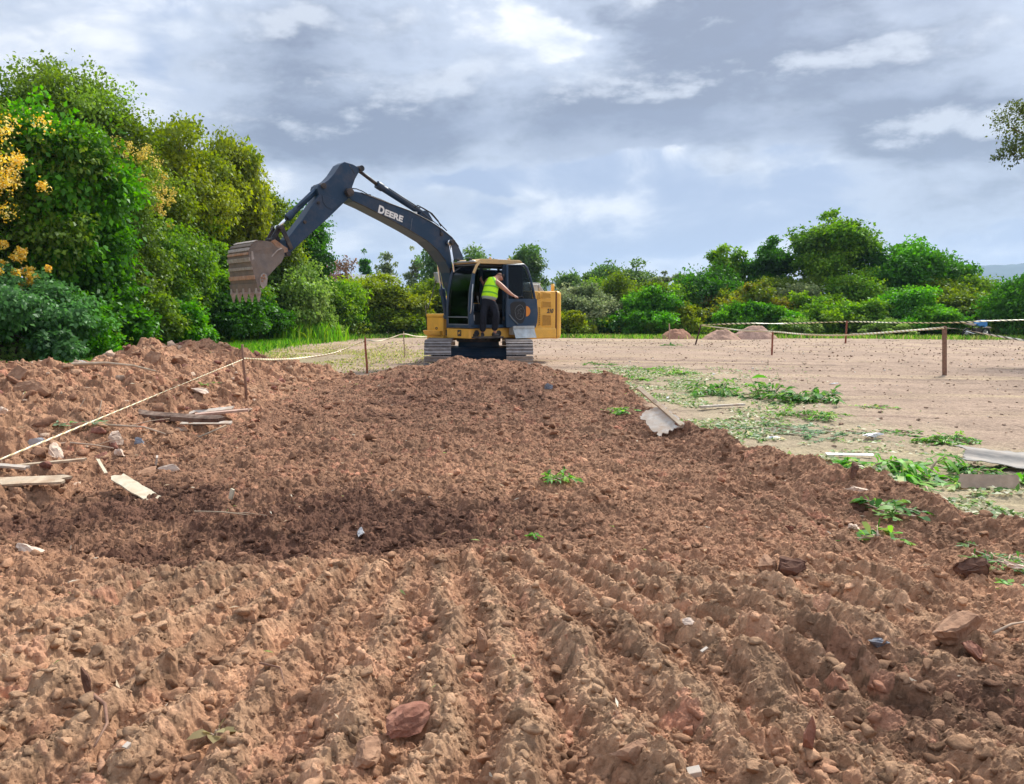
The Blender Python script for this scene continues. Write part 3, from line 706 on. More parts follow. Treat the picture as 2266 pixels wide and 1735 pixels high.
# --- right hand hedge
T('grey_leaf_bush', 'grey-green bush right of the excavator counterweight', 1300, 48, 632, 1.7, GREYG, 40, cat='bush', n=17000, leaf=.15)
T('thicket_bush', 'low yellow-green bush closest to the excavator counterweight', 1262, 45.5, 690, 1.0, YOLIVE, 41, cat='bush', n=8000)
T('thicket_bush', 'tall bush with an olive top behind the grey-green bush', 1385, 52, 612, 2.3, OLIVE, 42, cat='bush', n=20000)
T('thicket_bush', 'bright green bush above the leftmost dirt pile', 1430, 47.5, 640, 1.9, BRIGHT, 43, cat='bush', n=18000)
T('thicket_bush', 'yellow-green bush between the leftmost and middle dirt piles', 1512, 47, 672, 1.2, YOLIVE, 44, cat='bush', n=11000)
T('thicket_bush', 'dark bush low behind the leftmost dirt pile', 1375, 46, 690, 1.2, DARK, 45, cat='bush', n=9000)
T('thicket_bush', 'deep green tall bush left of the big tree', 1575, 53, 596, 2.1, DARK, 46, cat='bush', n=20000)
T('rusty_top_bush', 'wide bush with rust-tinged top behind the dirt piles', 1660, 50, 630, 2.7, RUSTY, 47, cat='bush', n=24000)
T('thicket_bush', 'bright green bush right behind the middle dirt pile', 1640, 47, 672, 1.6, BRIGHT, 48, cat='bush', n=13000)
T('grey_leaf_bush', 'grey bare-looking bush at the foot of the big tree', 1772, 51, 632, 1.3, GREYG, 49, cat='bush', n=9000)
T('thicket_bush', 'mid green bush below the trunk of the big tree', 1800, 48, 652, 1.9, GREEN, 50, cat='bush', n=16000)
T('thicket_bush', 'green bush behind the square brown post', 1995, 48, 640, 2.1, BRIGHT, 51, cat='bush', n=18000)
T('thicket_bush', 'olive-green bush left of the parked motorcycle', 2080, 50, 622, 2.0, OLIVE, 52, cat='bush', n=16000)
T('thicket_bush', 'dark green bush between the big tree and the square post', 1900, 47, 668, 1.7, GREEN, 53, cat='bush', n=14000)
T('thicket_bush', 'yellow-green bush behind the parked motorcycle', 2175, 49.5, 655, 1.7, YOLIVE, 54, cat='bush', n=14000)
T('thicket_bush', 'dark green bush at the right edge of the photo', 2262, 45, 618, 1.7, DARK, 55, cat='bush', n=16000)
T('weedy_bush', 'low light green weeds between the dirt piles and the square post', 1760, 44.5, 703, 1.7, PALEG, 56, cat='bush', n=9000, leaf=.14)
T('weedy_bush', 'low bright weeds left of the square brown post', 1960, 44.5, 705, 1.9, PALEG, 57, cat='bush', n=9000, leaf=.14)
T('thicket_bush', 'olive bush filling the hedge above the middle dirt pile', 1735, 53, 618, 2.0, OLIVE, 90, cat='bush', n=15000)
T('thicket_bush', 'green bush closing the hedge left of the wide rust-tinged one', 1480, 52, 632, 1.9, GREEN, 91, cat='bush', n=15000)
T('thicket_bush', 'mid green bush behind the tall olive-topped one', 1325, 55, 622, 2.2, GREEN, 92, cat='bush', n=14000)
T('thicket_bush', 'bright bush low in front of the olive-green one by the motorcycle', 2050, 46, 672, 1.6, BRIGHT, 93, cat='bush', n=13000)
T('thicket_bush', 'bushy green growth between the big tree and the spreading tree', 1905, 51, 600, 2.1, GREEN, 94, cat='bush', n=17000)
T('thicket_bush', 'green bush rising behind the bright one at the hill end', 2130, 53, 610, 1.8, GREEN, 95, cat='bush', n=14000)
T('thicket_bush', 'lush bush right behind the rightmost dirt pile', 1725, 46, 676, 1.4, BRIGHT, 96, cat='bush', n=11000)
# --- right hand trees
T('big_tree', 'tallest tree on the right with an open airy crown', 1835, 55, 470, 2.9, GREEN, 60, base=.9, n=42000, leaf=.22, nlobe=46, lr=.30, twig=.24, trunk=.2)
T('broadleaf_tree', 'deep green spreading tree right of the tallest one', 1985, 53, 535, 2.5, BRIGHT[:1] + DARK[:2], 61, base=.8, n=30000, leaf=.22, twig=.2, trunk=.18)
T('broadleaf_tree', 'lower shoulder of dark trees sloping down to the blue hill', 2085, 55, 572, 2.0, DARK, 62, base=.6, n=18000, leaf=.22, twig=.2)
T('broadleaf_tree', 'dark open tree just left of the tallest one', 1692, 57, 528, 1.8, DARK, 63, base=.6, n=15000, leaf=.22, nlobe=36, lr=.28, twig=.25, trunk=.15)
T('broadleaf_tree', 'airy tree at the left shoulder of the right hand group', 1600, 58, 547, 1.9, GREEN, 64, base=.6, n=15000, leaf=.22, nlobe=36, lr=.28, twig=.25, trunk=.15)
plant('overhanging_tree', 'sparse tree reaching in from the right edge high against the sky', 'tree', 18.9, 25, 11.4, 3.4, [(.07, .12, .03), (.09, .12, .05), (.05, .08, .04)], 65,
      leaf=.11, n=30000, nlobe=64, lr=.19, base=5.0, twig=.6, trunk=.2)
# --- distant trees
T('distant_tree', 'hazy round tree farthest left of the pair beyond the counterweight', 1262, 92, 604, 2.2, FAR, 70, base=.5, n=7000, leaf=.3)
T('distant_tree', 'round distant tree, left one of a close pair', 1325, 88, 586, 2.5, FAR, 71, base=.8, n=9000, leaf=.3)
T('distant_tree', 'round distant tree, right and higher one of a close pair', 1398, 86, 577, 2.7, FAR, 72, base=.8, n=9000, leaf=.3)
T('distant_tree', 'thin flat-topped tree seen against the sky right of the pair', 1478, 84, 600, 2.2, GREYG, 73, base=3.5, n=3000, leaf=.26, nlobe=16, lr=.3, twig=.4, flatten=.4)
T('distant_tree', 'tree rising behind the right side of the excavator roof', 1165, 78, 546, 2.0, FAR, 74, base=1, n=9000, leaf=.28, twig=.2)
T('distant_tree', 'airy tree rising between the boom and the cab roof', 1052, 82, 545, 1.9, FAR, 75, base=1, n=7000, leaf=.28, twig=.3)
T('distant_tree', 'tree seen through the bend under the excavator boom', 968, 84, 552, 2.3, FAR, 76, base=1, n=8000, leaf=.28, twig=.2)
T('slender_tree', 'slender dark conifer-like tree left of the thin grey trees', 812, 92, 556, .9, DARK, 77, base=1, n=4500, leaf=.25, narrow=1.0)
T('slender_tree', 'wispy grey-green tree second in the row under the boom', 862, 96, 560, 1.3, GREYG, 78, base=2, n=2600, leaf=.24, nlobe=18, lr=.28, twig=.45)
T('slender_tree', 'tall wispy tree nearest the boom in the distant row', 918, 94, 548, 1.1, GREYG, 79, base=2, n=2600, leaf=.24, nlobe=18, lr=.28, twig=.45)
T('pink_flowering_tree', 'tree with pale pink blossom beside the grey roof', 735, 74, 572, 2.2, [(.16, .17, .08), (.24, .16, .13)], 80, base=1.2, n=4500, leaf=.24, nlobe=26, lr=.3, twig=.35,
  blossom=(PINK, 3200, [(-1, -1, 4.4, 1.2), (.6, -1.2, 4.2, 1.2), (1.8, -.6, 3.8, 1.1), (-2, -.5, 3.6, 1.1)]))
T('distant_tree', 'pale distant tree in the gap beside the blue hill', 2165, 80, 626, 1.8, GREYG, 81, base=.5, n=6000, leaf=.26)
# --- dead bare branch tops over the pink blossom
# --- far wood behind the hedge, one mass
g = np.random.default_rng(99); n = int(60000 * SC)
ax = g.uniform(-75, 75, n); ay = 66 + 16 * g.random(n) + .1 * np.abs(ax)
az = g.random(n) ** .8 * (2.3 + .9 * np.sin(ax * .35) + .7 * np.sin(ax * .9 + 1))
pos = np.stack([ax, ay, az], 1); ln = g.uniform(.22, .5, n)
v, f = leaf_quads(pos, g.normal(size=(n, 3)), g.normal(size=(n, 3)) + np.array([0, -.5, .6]), ln, ln * .4)
pc = np.array(FAR + GREEN)[g.choice(6, n)] * g.uniform(.6, 1.2, (n, 1)) * (1 + .3 * np.sin(ax * .6))[:, None]
tag(np_obj('distant_woodland', v, f, M['leaf'], col=np.repeat(np.clip(pc, .01, .9), 4, 0)), kind='stuff')

# tangled undergrowth along the foot of the hedge and the tree wall
g = np.random.default_rng(41); n = int(60000 * SC)
pts = np.array([(-12.6, 20), (-12.6, 27), (-12.8, 33), (-11.4, 40), (-8, 45.6), (-3, 46.4), (4, 46), (10, 46.2), (18, 46.6), (34, 46)], float)
cum = np.concatenate([[0], np.cumsum(np.linalg.norm(np.diff(pts, axis=0), axis=1))]); t = g.random(n) * cum[-1]
ax = np.interp(t, cum, pts[:, 0]) + g.normal(size=n) * .45; ay = np.interp(t, cum, pts[:, 1]) + g.normal(size=n) * .45
az = g.random(n) ** .9 * (.75 + .55 * fbm(t * .55, t * 0 + 3, 9, 3)) + .02
ln = g.uniform(.08, .22, n); v, f = leaf_quads(np.stack([ax, ay, az], 1), g.normal(size=(n, 3)), g.normal(size=(n, 3)) + np.array([.3, -.4, .6]), ln, ln * .35)
pc = np.array(GREEN + OLIVE + PALEG)[(np.clip((fbm(t * .3, t * 0, 15, 2) + .5), 0, .99) * 9).astype(int)] * np.array([1.1, 1, .8]) * g.uniform(.6, 1.25, (n, 1))
tag(np_obj('undergrowth', v, f, M['leaf'], col=np.repeat(np.clip(pc, .01, .9), 4, 0)), kind='stuff')
# --- grass
def grass(name, x, y, hgt, cols, wid=.012, seed=1, lean=.35, mt=None):
    g = np.random.default_rng(seed); n = len(x); z = terrain(x, y)[0]
    d = g.normal(size=(n, 2)) * lean; h = hgt
    base = np.stack([x, y, z - .01], 1); mid = base + np.stack([d[:, 0] * h * .35, d[:, 1] * h * .35, h * .6], 1)
    tip = base + np.stack([d[:, 0] * h, d[:, 1] * h, h * (1 - .2 * np.abs(d).sum(1))], 1)
    a = g.uniform(0, 3.14, n); s_ = np.stack([np.cos(a), np.sin(a), np.zeros(n)], 1) * (wid * (.6 + h * 1.2))[:, None] * 1.0
    v = np.stack([base - s_, base + s_, mid + s_ * .8, tip, mid - s_ * .8], 1).reshape(-1, 3)
    f = np.arange(n * 5).reshape(-1, 5)
    c = np.array(cols)[g.choice(len(cols), n)] * g.uniform(.7, 1.3, (n, 1))
    o = np_obj(name, v, f, mt or M['leaf'], col=np.repeat(np.clip(c, .01, .9), 5, 0)); tag(o, kind='stuff'); return o
g = np.random.default_rng(3)
def band(n, pts, w):
    """points spread about a polyline of (x, y)"""
    pts = np.array(pts, float); seg = np.linalg.norm(np.diff(pts, axis=0), axis=1); cum = np.concatenate([[0], np.cumsum(seg)])
    t = g.random(n) * cum[-1]; x = np.interp(t, cum, pts[:, 0]); y = np.interp(t, cum, pts[:, 1])
    return x + g.normal(size=n) * w, y + g.normal(size=n) * w
GL = [(.10, .30, .02), (.16, .36, .03), (.07, .22, .02), (.22, .36, .05)]
x, y = band(int(46000 * SC), [(-11.2, 15), (-11.0, 20), (-10.8, 26), (-11.5, 32), (-10.8, 38), (-10, 43)], .75)
grass('grass', x, y, g.uniform(.12, .42, len(x)), GL, .014, 4)
x, y = band(int(16000 * SC), [(-13.2, 36), (-11.4, 37.5), (-10.6, 39.5)], .8)
grass('tall_grass', x, y, g.uniform(.4, 1.15, len(x)), [(.16, .36, .03), (.25, .38, .04), (.10, .28, .02)], .016, 5, .22)
x, y = band(int(11000 * SC), [(-10, 43), (-6, 44.7), (0, 44.5), (4, 43.5), (10, 43), (18, 43), (30, 42)], .42)
grass('hedge_foot_grass', x, y, g.uniform(.08, .34, len(x)), GL + [(.3, .34, .10), (.36, .34, .14)], .018, 6)
n = int(13000 * SC); x = g.normal(size=n) * 3.2 - 6.8; y = 26 + g.normal(size=n) * 5.0
k = (x < -2.4) & (y > 19.5) & (vn(x * .8, y * .5, 7) > .42); x, y = x[k], y[k]
grass('sparse_field_grass', x, y, g.uniform(.03, .10, len(x)), [(.35, .34, .12), (.22, .30, .06), (.45, .40, .2)], .02, 7, .6)
# cut leaves and litter scattered beside the dug edge
n = int(26000 * SC); yy = 4.6 + 17 * g.random(n) ** 1.15; off = np.abs(g.normal(size=n)) * (.55 + .055 * yy) + .0
xx = xr_edge(yy) - .15 + off; k = (vn(xx * 1.6, yy * 1.0, 17) + .25 * vn(xx * 6, yy * 6, 18) > .64); xx, yy = xx[k], yy[k]
m = len(xx); zz = terrain(xx, yy)[0] + .012; ln = g.uniform(.02, .075, m) * (1 + .02 * yy)
dv = g.normal(size=(m, 3)); dv[:, 2] = np.abs(dv[:, 2]) * .22
nn = g.normal(size=(m, 3)) * .35 + np.array([0, 0, 1])
v, f = leaf_quads(np.stack([xx, yy, zz], 1), dv, nn, ln, ln * .3)
lc = np.array([(.12, .22, .05), (.22, .30, .12), (.38, .38, .26), (.45, .40, .26), (.08, .16, .04), (.55, .55, .45)])[g.choice(6, m, p=[.17, .20, .24, .20, .09, .10])]
tag(np_obj('leaf_litter', v, f, M['leaf'], col=np.repeat(lc, 4, 0)), kind='stuff')
# fine straw bits over the spoil heap and dug soil
n = 900; xx = g.uniform(-8, 3, n); yy = 2.2 + 16 * g.random(n) ** 1.2; zz = terrain(xx, yy)[0] + .01; ln = g.uniform(.02, .09, n)
dv = g.normal(size=(n, 3)); dv[:, 2] *= .3
v, f = leaf_quads(np.stack([xx, yy, zz], 1), dv, g.normal(size=(n, 3)) + np.array([0, 0, 1]), ln, ln * .10)
lc = np.array([(.55, .45, .32), (.62, .58, .48), (.3, .2, .13), (.25, .33, .12)])[g.choice(4, n, p=[.4, .2, .3, .1])]
tag(np_obj('straw_bits', v, f, M['leaf'], col=np.repeat(lc, 4, 0)), kind='stuff')

# --- hills far off
xs = np.linspace(-3500, 5200, 420); hh = np.interp(xs, [-3500, -1500, 0, 250, 900, 1500, 1750, 2000, 2500, 3600, 5200], [60, 70, 90, 120, 95, 120, 178, 186, 180, 210, 160])
hh = hh + 9 * fbm(xs * .004, xs * 0, 5, 5, .6) + 2.5 * fbm(xs * .03, xs * 0, 6, 3)
dep = np.linspace(0, 1, 26); prof = np.sin(dep * math.pi) ** .8
XX, DD = np.meshgrid(xs, dep); YY = 2650 + DD * 1100; ZZ = hh[None] * prof[:, None] * (1 + .12 * fbm(XX.ravel() * .006, YY.ravel() * .006, 8, 5, .6).reshape(XX.shape)) - 2
hv = np.stack([XX.ravel(), YY.ravel(), ZZ.ravel()], 1); k = len(xs); ii = (np.arange(25)[:, None] * k + np.arange(k - 1)[None]).ravel()
hc = np.array([.035, .06, .035])[None] * (1 + .5 * fbm(hv[:, 0] * .01, hv[:, 1] * .01, 12, 4, .6)[:, None])
ho = np_obj('hills', hv, np.stack([ii, ii + 1, ii + 1 + k, ii + k], 1), M['field'], col=np.clip(hc, .01, 1), smooth=True); tag(ho, kind='structure')

# --- house roof among the far trees
hx, hy = ux(815, 88), 88.0
house = empty('house', (hx, hy, 0), R(12)); tag(house, 'house with a plain grey roof beside the pink blossom', 'house')
MB().bx(-3.2, 3.2, -2.5, 2.5, -.1, 3.9).build('wall', M['house_wall'], house)
MB().add([(-3.6, -3, 3.8), (3.6, -3, 3.8), (3.6, 3, 3.8), (-3.6, 3, 3.8), (-3.2, 0, 5.5), (3.2, 0, 5.5)], [(0, 1, 5, 4), (2, 3, 4, 5), (1, 2, 5), (3, 0, 4), (3, 2, 1, 0)]).build('roof', M['house_roof'], house)
MB().bx(-1.8, -.6, -2.56, -2.5, 1.2, 2.4).build('window', M['glass'], house)
# ------------------------------------------------------------------ excavator
EXC = Vector((-1.0, 23.3, -.13)); TH = R(222)
exc = empty('excavator', EXC, TH)
tag(exc, 'large crawler excavator with dark blue boom raised over the soil mound', 'excavator')
bdir = Vector((math.cos(TH), math.sin(TH), 0)); ldir = Vector((-math.sin(TH), math.cos(TH), 0))
def mp(u, v, Y):
    """machine coordinates (X, Z) of direction (u, v) on the upright plane at machine offset Y"""
    o = Vector((0, 0, CAMH)); d = ray(u, v); pl = EXC + ldir * Y
    t = (pl - o).dot(ldir) / d.dot(ldir); q = o + d * t - EXC
    return (q.dot(bdir), q.z)
def z1(x, y, Y): return mp(860 + x * .20055, 520 + y * .20055, Y)
def z2(x, y, Y): return mp(480 + x * .27347, 330 + y * .27347, Y)
def z5(x, y, Y): return mp(480 + x * .10716, 500 + y * .10716, Y)
def v3(p, Y): return Vector((p[0], Y, p[1]))
GZ = .13                              # ground level in machine z

# undercarriage: tracks run towards the camera, turned a little
uc = R(90 - 222 - 180 + 2.5)          # rotation of the undercarriage relative to the upper body
def under(o): o.rotation_euler = (0, 0, uc); return o
TL, TR_, TW, TG = 4.05, .40, .74, 2.26
def track_path(n=46, r=TR_, L_=TL):
    st = L_ - 2 * r; per = 2 * st + 2 * math.pi * r; out = []
    for i in range(n):
        s_ = per * i / n
        if s_ < st: p = (-st / 2 + s_, 2 * r); t = (1, 0)
        elif s_ < st + math.pi * r:
            a = (s_ - st) / r; p = (st / 2 + r * math.sin(a), r + r * math.cos(a)); t = (math.cos(a), -math.sin(a))
        elif s_ < 2 * st + math.pi * r: q = s_ - st - math.pi * r; p = (st / 2 - q, 0); t = (-1, 0)
        else:
            a = (s_ - 2 * st - math.pi * r) / r; p = (-st / 2 - r * math.sin(a), r - r * math.cos(a)); t = (-math.cos(a), math.sin(a))
        out.append((p, t))
    return out, per / n
def make_track(sy):
    mb = MB(); path, pitch = track_path()
    y0 = sy * TG / 2
    for (px, pz), (tx, tz_) in path:
        rot = Matrix(((tx, 0, -tz_), (0, 1, 0), (tz_, 0, tx)))
        c = Vector((px, y0, pz + .02))
        nx = Vector((-tz_, 0, tx)); tt = Vector((tx, 0, tz_))
        mb.box(c, (pitch * .84, TW, .018), rot)
        for k, hgt in ((-.34, .055), (.14, .050)):
            mb.box(c + nx * (.011 + hgt / 2) + tt * pitch * k, (.026, TW, hgt), rot)
        mb.box(c - nx * .045, (pitch * .8, .20, .07), rot)
        for b in (-.08, .08): mb.box(c + nx * .018 + Vector((0, b, 0)) + tt * pitch * .18, (.03, .03, .02), rot)
    t = under(mb.build('track', M['track'], exc))
    def sub(mb_, nm, mt): o = mb_.build(nm, mt, t, .008); return o
    fr = MB(); fr.bx(-TL / 2 + .45, TL / 2 - .45, y0 - .16, y0 + .16, .22, .60); fr.prism([(-1.3, .6), (1.3, .6), (1.0, .68), (-1.0, .68)], y0 - .15, y0 + .15)
    sub(fr, 'track_frame', M['blue'])
    sub(MB().cyl((TL / 2 - TR_, y0 - .15, TR_), (TL / 2 - TR_, y0 + .15, TR_), .31, n=28).cyl((TL / 2 - TR_, y0 - .2, TR_), (TL / 2 - TR_, y0 + .2, TR_), .10, n=16), 'idler', M['black'])
    sp_ = MB().cyl((-TL / 2 + TR_, y0 - .06, TR_), (-TL / 2 + TR_, y0 + .06, TR_), .29, n=24).cyl((-TL / 2 + TR_, y0 - .2, TR_), (-TL / 2 + TR_, y0 + .2, TR_), .17, n=20)
    for k in range(15):
        a = k * 2 * math.pi / 15; sp_.box((-TL / 2 + TR_ + .31 * math.cos(a), y0, TR_ + .31 * math.sin(a)), (.06, .08, .05), Matrix.Rotation(-a, 3, 'Y'))
    sub(sp_, 'sprocket', M['black'])
    for k in range(7):
        px = -1.15 + k * .385; sub(MB().cyl((px, y0 - .17, .11), (px, y0 + .17, .11), .085, n=14), 'roller', M['black'])
make_track(1); make_track(-1)
cb = MB(); cb.prism([(-.75, .30), (.95, .26), (1.05, .42), (.8, .62), (-.8, .62)], -.86, .86)
for sx in (-1, 1): cb.bx(sx * .75 - .16, sx * .75 + .16, -1.0, 1.0, .28, .55)
cb.cyl((0, 0, .60), (0, 0, .82), .62, .60, 32)
under(cb.build('chassis_frame', M['blue'], exc, .015))
under(MB().cyl((0, 0, .78), (0, 0, .93), .66, n=36).build('slew_ring', M['black'], exc, .008))

# upper frame
ZD = .96                               # bottom of upper frame
fr = MB(); fr.bx(-2.0, .85, -1.28, 1.28, ZD, ZD + .17); fr.bx(.8, 1.30, .22, 1.28, ZD, ZD + .17)
fr.bx(-.6, .55, -.5, .6, ZD - .06, ZD + .30)
fr.build('deck', M['black'], exc, .01)
def rounded(pts, r=.06, n=4):
    out = []; m = len(pts)
    for i in range(m):
        a, b, c = (Vector((*pts[(i + k) % m], 0)) for k in (-1, 0, 1))
        u_, w_ = (a - b), (c - b); rr = min(r, u_.length * .45, w_.length * .45)
        p, q = b + u_.normalized() * rr, b + w_.normalized() * rr
        for k in range(n + 1):
            t = k / n; s_ = p.lerp(b, t).lerp(b.lerp(q, t), t); out.append((s_.x, s_.y))
    return out
CABX0, CABX1, CY0, CY1 = -.52, 1.37, .29, 1.35
CZ0 = z1(900, 1030, 1.35)[1]; CZ1 = 3.10
# yellow skirt under the cab (front and side)
sk = MB(); sk.prismz(rounded([(CABX0 + .02, 1.30), (CABX1 + .02, 1.30), (CABX1 + .02, .22), (CABX0, .22)][::-1], .08), ZD - .03, CZ0 - .015)
skirt = sk.build('cab_skirt', M['yellow'], exc, .012)
# leaping animal emblem on a dark plate at the front of the skirt
lx = CABX1 + .023; eu = MB()
eu.add([(lx, y_, z_) for y_, z_ in ()], []) if False else None
def plate_yz(mb, x, yc, zc, pts, th=.006, flip=1):
    """small flat mark on a face looking along +X; pts are (right, up) as seen from the front"""
    n = len(pts); vs = [(x, yc + p[0] * flip, zc + p[1]) for p in pts] + [(x + th, yc + p[0] * flip, zc + p[1]) for p in pts]
    mb.add(vs, [list(range(n)), list(range(n, 2 * n))[::-1]] + [(i, (i + 1) % n, n + (i + 1) % n, n + i) for i in range(n)])
ez = (ZD - .03 + CZ0) / 2; ey = .84
plate_yz(eu, lx, ey, ez, rounded([(-.085, -.085), (.085, -.085), (.085, .09), (-.085, .09)], .03), .005)
em = eu.build('emblem', M['black'], skirt)
dm = MB(); deer = [(-.055, .01), (-.03, .022), (.0, .018), (.02, .03), (.035, .06), (.045, .06), (.04, .04), (.055, .03), (.035, .012), (.03, -.005), (.055, -.03), (.05, -.036), (.02, -.015), (-.02, -.008), (-.045, -.045), (-.052, -.042), (-.04, -.01)]
plate_yz(dm, lx + .0055, ey, ez, deer, .003); dm.build('emblem_animal', M['yellow'], skirt)
# notch openings in the skirt side are dark pads
for px in (970, 1215):
    a = z1(px, 1085, 1.31); MB().cyl((a[0], 1.29, a[1]), (a[0], 1.325, a[1]), .085, n=16).build('skirt_opening', M['black'], skirt)

# ---- cab
cab = empty('cab', (0, 0, 0), 0, exc)
A_ = [(1.40, CZ0), (1.40, 1.75), (1.36, 2.25), (1.25, 2.72), (1.12, 2.98)]     # front pillar line in X, Z
def pill(pts, Y, r=.05): return [Vector((x_, Y, z_)) for x_, z_ in pts]
cf = MB()
for Y in (CY0 + .03, CY1 - .03):
    cf.tube(pill(A_ + [(.95, 3.05), (.4, 3.06), (-.35, 3.05), (-.5, 2.98), (-.53, 2.8), (-.53, CZ0)], Y), .045, 8)
    cf.bx(-.55, 1.40, Y - .04, Y + .04, CZ0, CZ0 + .09)
cf.bx(.10, .20, CY1 - .06, CY1 + .005, CZ0, 3.0)            # centre pillar on the door side
cf.bx(.10, .20, CY0, CY0 + .05, CZ0, 3.0)
for z_ in (CZ0 + .045, 2.99): cf.bx((1.38 if z_ < 2 else 1.08) - .04, (1.38 if z_ < 2 else 1.08) + .04, CY0, CY1, z_ - .04, z_ + .04)
cf.bx(-.57, -.50, CY0, CY1, CZ0, 1.9); cf.bx(-.57, -.50, CY0, CY1, 2.92, 3.05)
cf.bx(-.53, .12, CY1 - .05, CY1 - .004, CZ0, 2.0)           # side panel behind the door opening
cf.bx(-.53, 1.36, CY0 + .002, CY0 + .05, CZ0, 1.9)          # off side lower panel
frame = cf.build('cab_frame', M['blue'], cab, .008)
# windscreen pillar cover on the near front corner
pc = MB(); pc.prism([(1.42, CZ0 + .02), (1.43, 1.72), (1.40, 2.15), (1.30, 2.6), (1.24, 2.58), (1.30, 2.15), (1.30, 1.72), (1.26, CZ0 + .02)], CY1 - .07, CY1 + .01)
pc.build('front_pillar', M['blue'], cab, .015)
MB().tube([(1.435, CY1 + .035, 1.62), (1.42, CY1 + .06, 1.75), (1.39, CY1 + .06, 2.2), (1.34, CY1 + .035, 2.42)], .016, 8).build('grab_rail', M['steel'], cab)
ins = MB(); ins.bx(-.50, 1.34, CY0 + .05, CY1 - .06, CZ0, CZ0 + .05)
ins.bx(-.50, -.46, CY0 + .05, CY1 - .06, CZ0, 2.2); ins.bx(-.48, 1.1, CY0 + .06, CY1 - .06, 2.93, 2.97)
ins.bx(.2, 1.25, CY0 + .06, CY0 + .30, CZ0 + .05, 1.65); ins.bx(1.18, 1.30, CY0 + .10, CY1 - .45, CZ0 + .05, 1.95)
ins.build('cab_interior', M['interior'], cab, .01)
st = MB(); st.box((.10, .84, 1.62), (.52, .50, .14)); st.box((-.20, .84, 2.0), (.14, .48, .72), Matrix.Rotation(R(-12), 3, 'Y')); st.box((-.30, .84, 2.46), (.10, .26, .20)); st.bx(-.1, .3, .68, 1.0, CZ0, 1.56)
seat = st.build('seat', M['seat'], cab, .04)
for Y in (.52, 1.14): MB().bx(-.05, .48, Y - .07, Y + .07, 1.72, 1.88).build('console', M['interior'], cab, .02)
for Y in (.52, 1.14): MB().tube([(.42, Y, 1.88), (.45, Y, 2.02)], .014).cyl((.45, Y, 2.0), (.47, Y, 2.12), .028, .022).build('control_lever', M['steel'], cab)
for k, Y in enumerate((.78, .98)): MB().tube([(1.0, Y, CZ0 + .05), (1.02, Y, 1.55), (.98, Y, 1.9)], .012).box((1.02, Y, 1.5), (.05, .09, .16)).build('travel_lever', M['steel'], cab)
# glass
def pane(name, pts, mt, parent, th=.006):
    """thin solid pane from 3-D points; pushed by th along its normal"""
    pts = [Vector(p) for p in pts]; n = (pts[1] - pts[0]).cross(pts[2] - pts[0]).normalized() * th; m = len(pts)
    mb = MB().add(pts + [p + n for p in pts], [list(range(m)), list(range(m, 2 * m))[::-1]] + [(i, (i + 1) % m, m + (i + 1) % m, m + i) for i in range(m)])
    return mb.build(name, mt, parent)
ya, yb = CY0 + .06, CY1 - .08
ws = MB(); prof = [(1.405, 1.52), (1.405, 1.78), (1.365, 2.25), (1.255, 2.70), (1.13, 2.96)]
for (a, b) in zip(prof[:-1], prof[1:]):
    ws.add([(a[0], ya, a[1]), (a[0], yb, a[1]), (b[0], yb, b[1]), (b[0], ya, b[1]), (a[0] - .006, ya, a[1]), (a[0] - .006, yb, a[1]), (b[0] - .006, yb, b[1]), (b[0] - .006, ya, b[1])],
           [(0, 1, 2, 3), (7, 6, 5, 4), (0, 4, 5, 1), (3, 2, 6, 7), (0, 3, 7, 4), (1, 5, 6, 2)])
ws.build('windscreen', M['glass'], cab)
fr2 = MB()
for Y in (ya - .01, yb + .01): fr2.tube([(p[0] + .012, Y, p[1]) for p in prof], .016, 6)
for p in (prof[0], prof[-1]): fr2.tube([(p[0] + .012, ya, p[1]), (p[0] + .012, yb, p[1])], .016, 6)
for Y in (ya, yb): fr2.tube([(1.41, Y, CZ0 + .10), (1.41, Y, 1.48)], .014, 6)
fr2.tube([(1.41, ya, CZ0 + .10), (1.41, yb, CZ0 + .10)], .014, 6)
fr2.build('windscreen_frame', M['grey_line'], cab)
MB().bx(1.398, 1.404, ya, yb, CZ0 + .11, 1.49).build('lower_windscreen', M['glass'], cab)
MB().tube([(1.42, ya + .1, 2.75 - 1.2), (1.43, ya + .12, 2.0), (1.39, ya + .15, 2.3)], .008, 6).build('wiper', M['rubber'], cab)
MB().bx(.20, 1.30, CY0 + .012, CY0 + .018, 1.92, 2.90).build('side_window', M['glass'], cab)
MB().bx(-.50, .10, CY0 + .012, CY0 + .018, 1.92, 2.90).build('side_window', M['glass'], cab)
MB().bx(-.50, .10, CY1 - .02, CY1 - .014, 2.02, 2.92).build('side_window', M['glass'], cab)
MB().bx(-.535, -.529, CY0 + .06, CY1 - .06, 1.92, 2.90).build('rear_window', M['glass'], cab)
# roof
rf = MB(); rf.prism(rounded([(1.10, 2.99), (1.22, 3.01), (1.05, 3.12), (-.45, 3.14), (-.58, 3.02)], .05), CY0 - .02, CY1 + .02)
rf.tube([Vector((a[0] + .02, CY1 + .005, a[1])) for a in ((1.27, 2.72), (1.16, 2.93), (1.05, 3.04))], .04, 8)
roof = rf.build('roof', M['pale'], cab, .015)
MB().prismz(rounded([(.55, .5), (.15, .5), (.15, 1.1), (.55, 1.1)], .08), 3.13, 3.16).build('roof_hatch', M['black'], roof, .006)
for (x_, y_) in ((.6, 1.25), (-.1, 1.25), (-.3, .5)): MB().cyl((x_, y_, 3.12), (x_, y_, 3.19), .05, .03, 10).build('roof_bolt', M['pale'], roof)
for y_ in (.5, 1.05):
    l_ = MB().box((1.20, y_, 3.10), (.10, .15, .10)).build('work_light', M['black'], roof, .01)
    MB().bx(1.250, 1.256, y_ - .06, y_ + .06, 3.06, 3.14).build('lens', M['chrome'], l_)
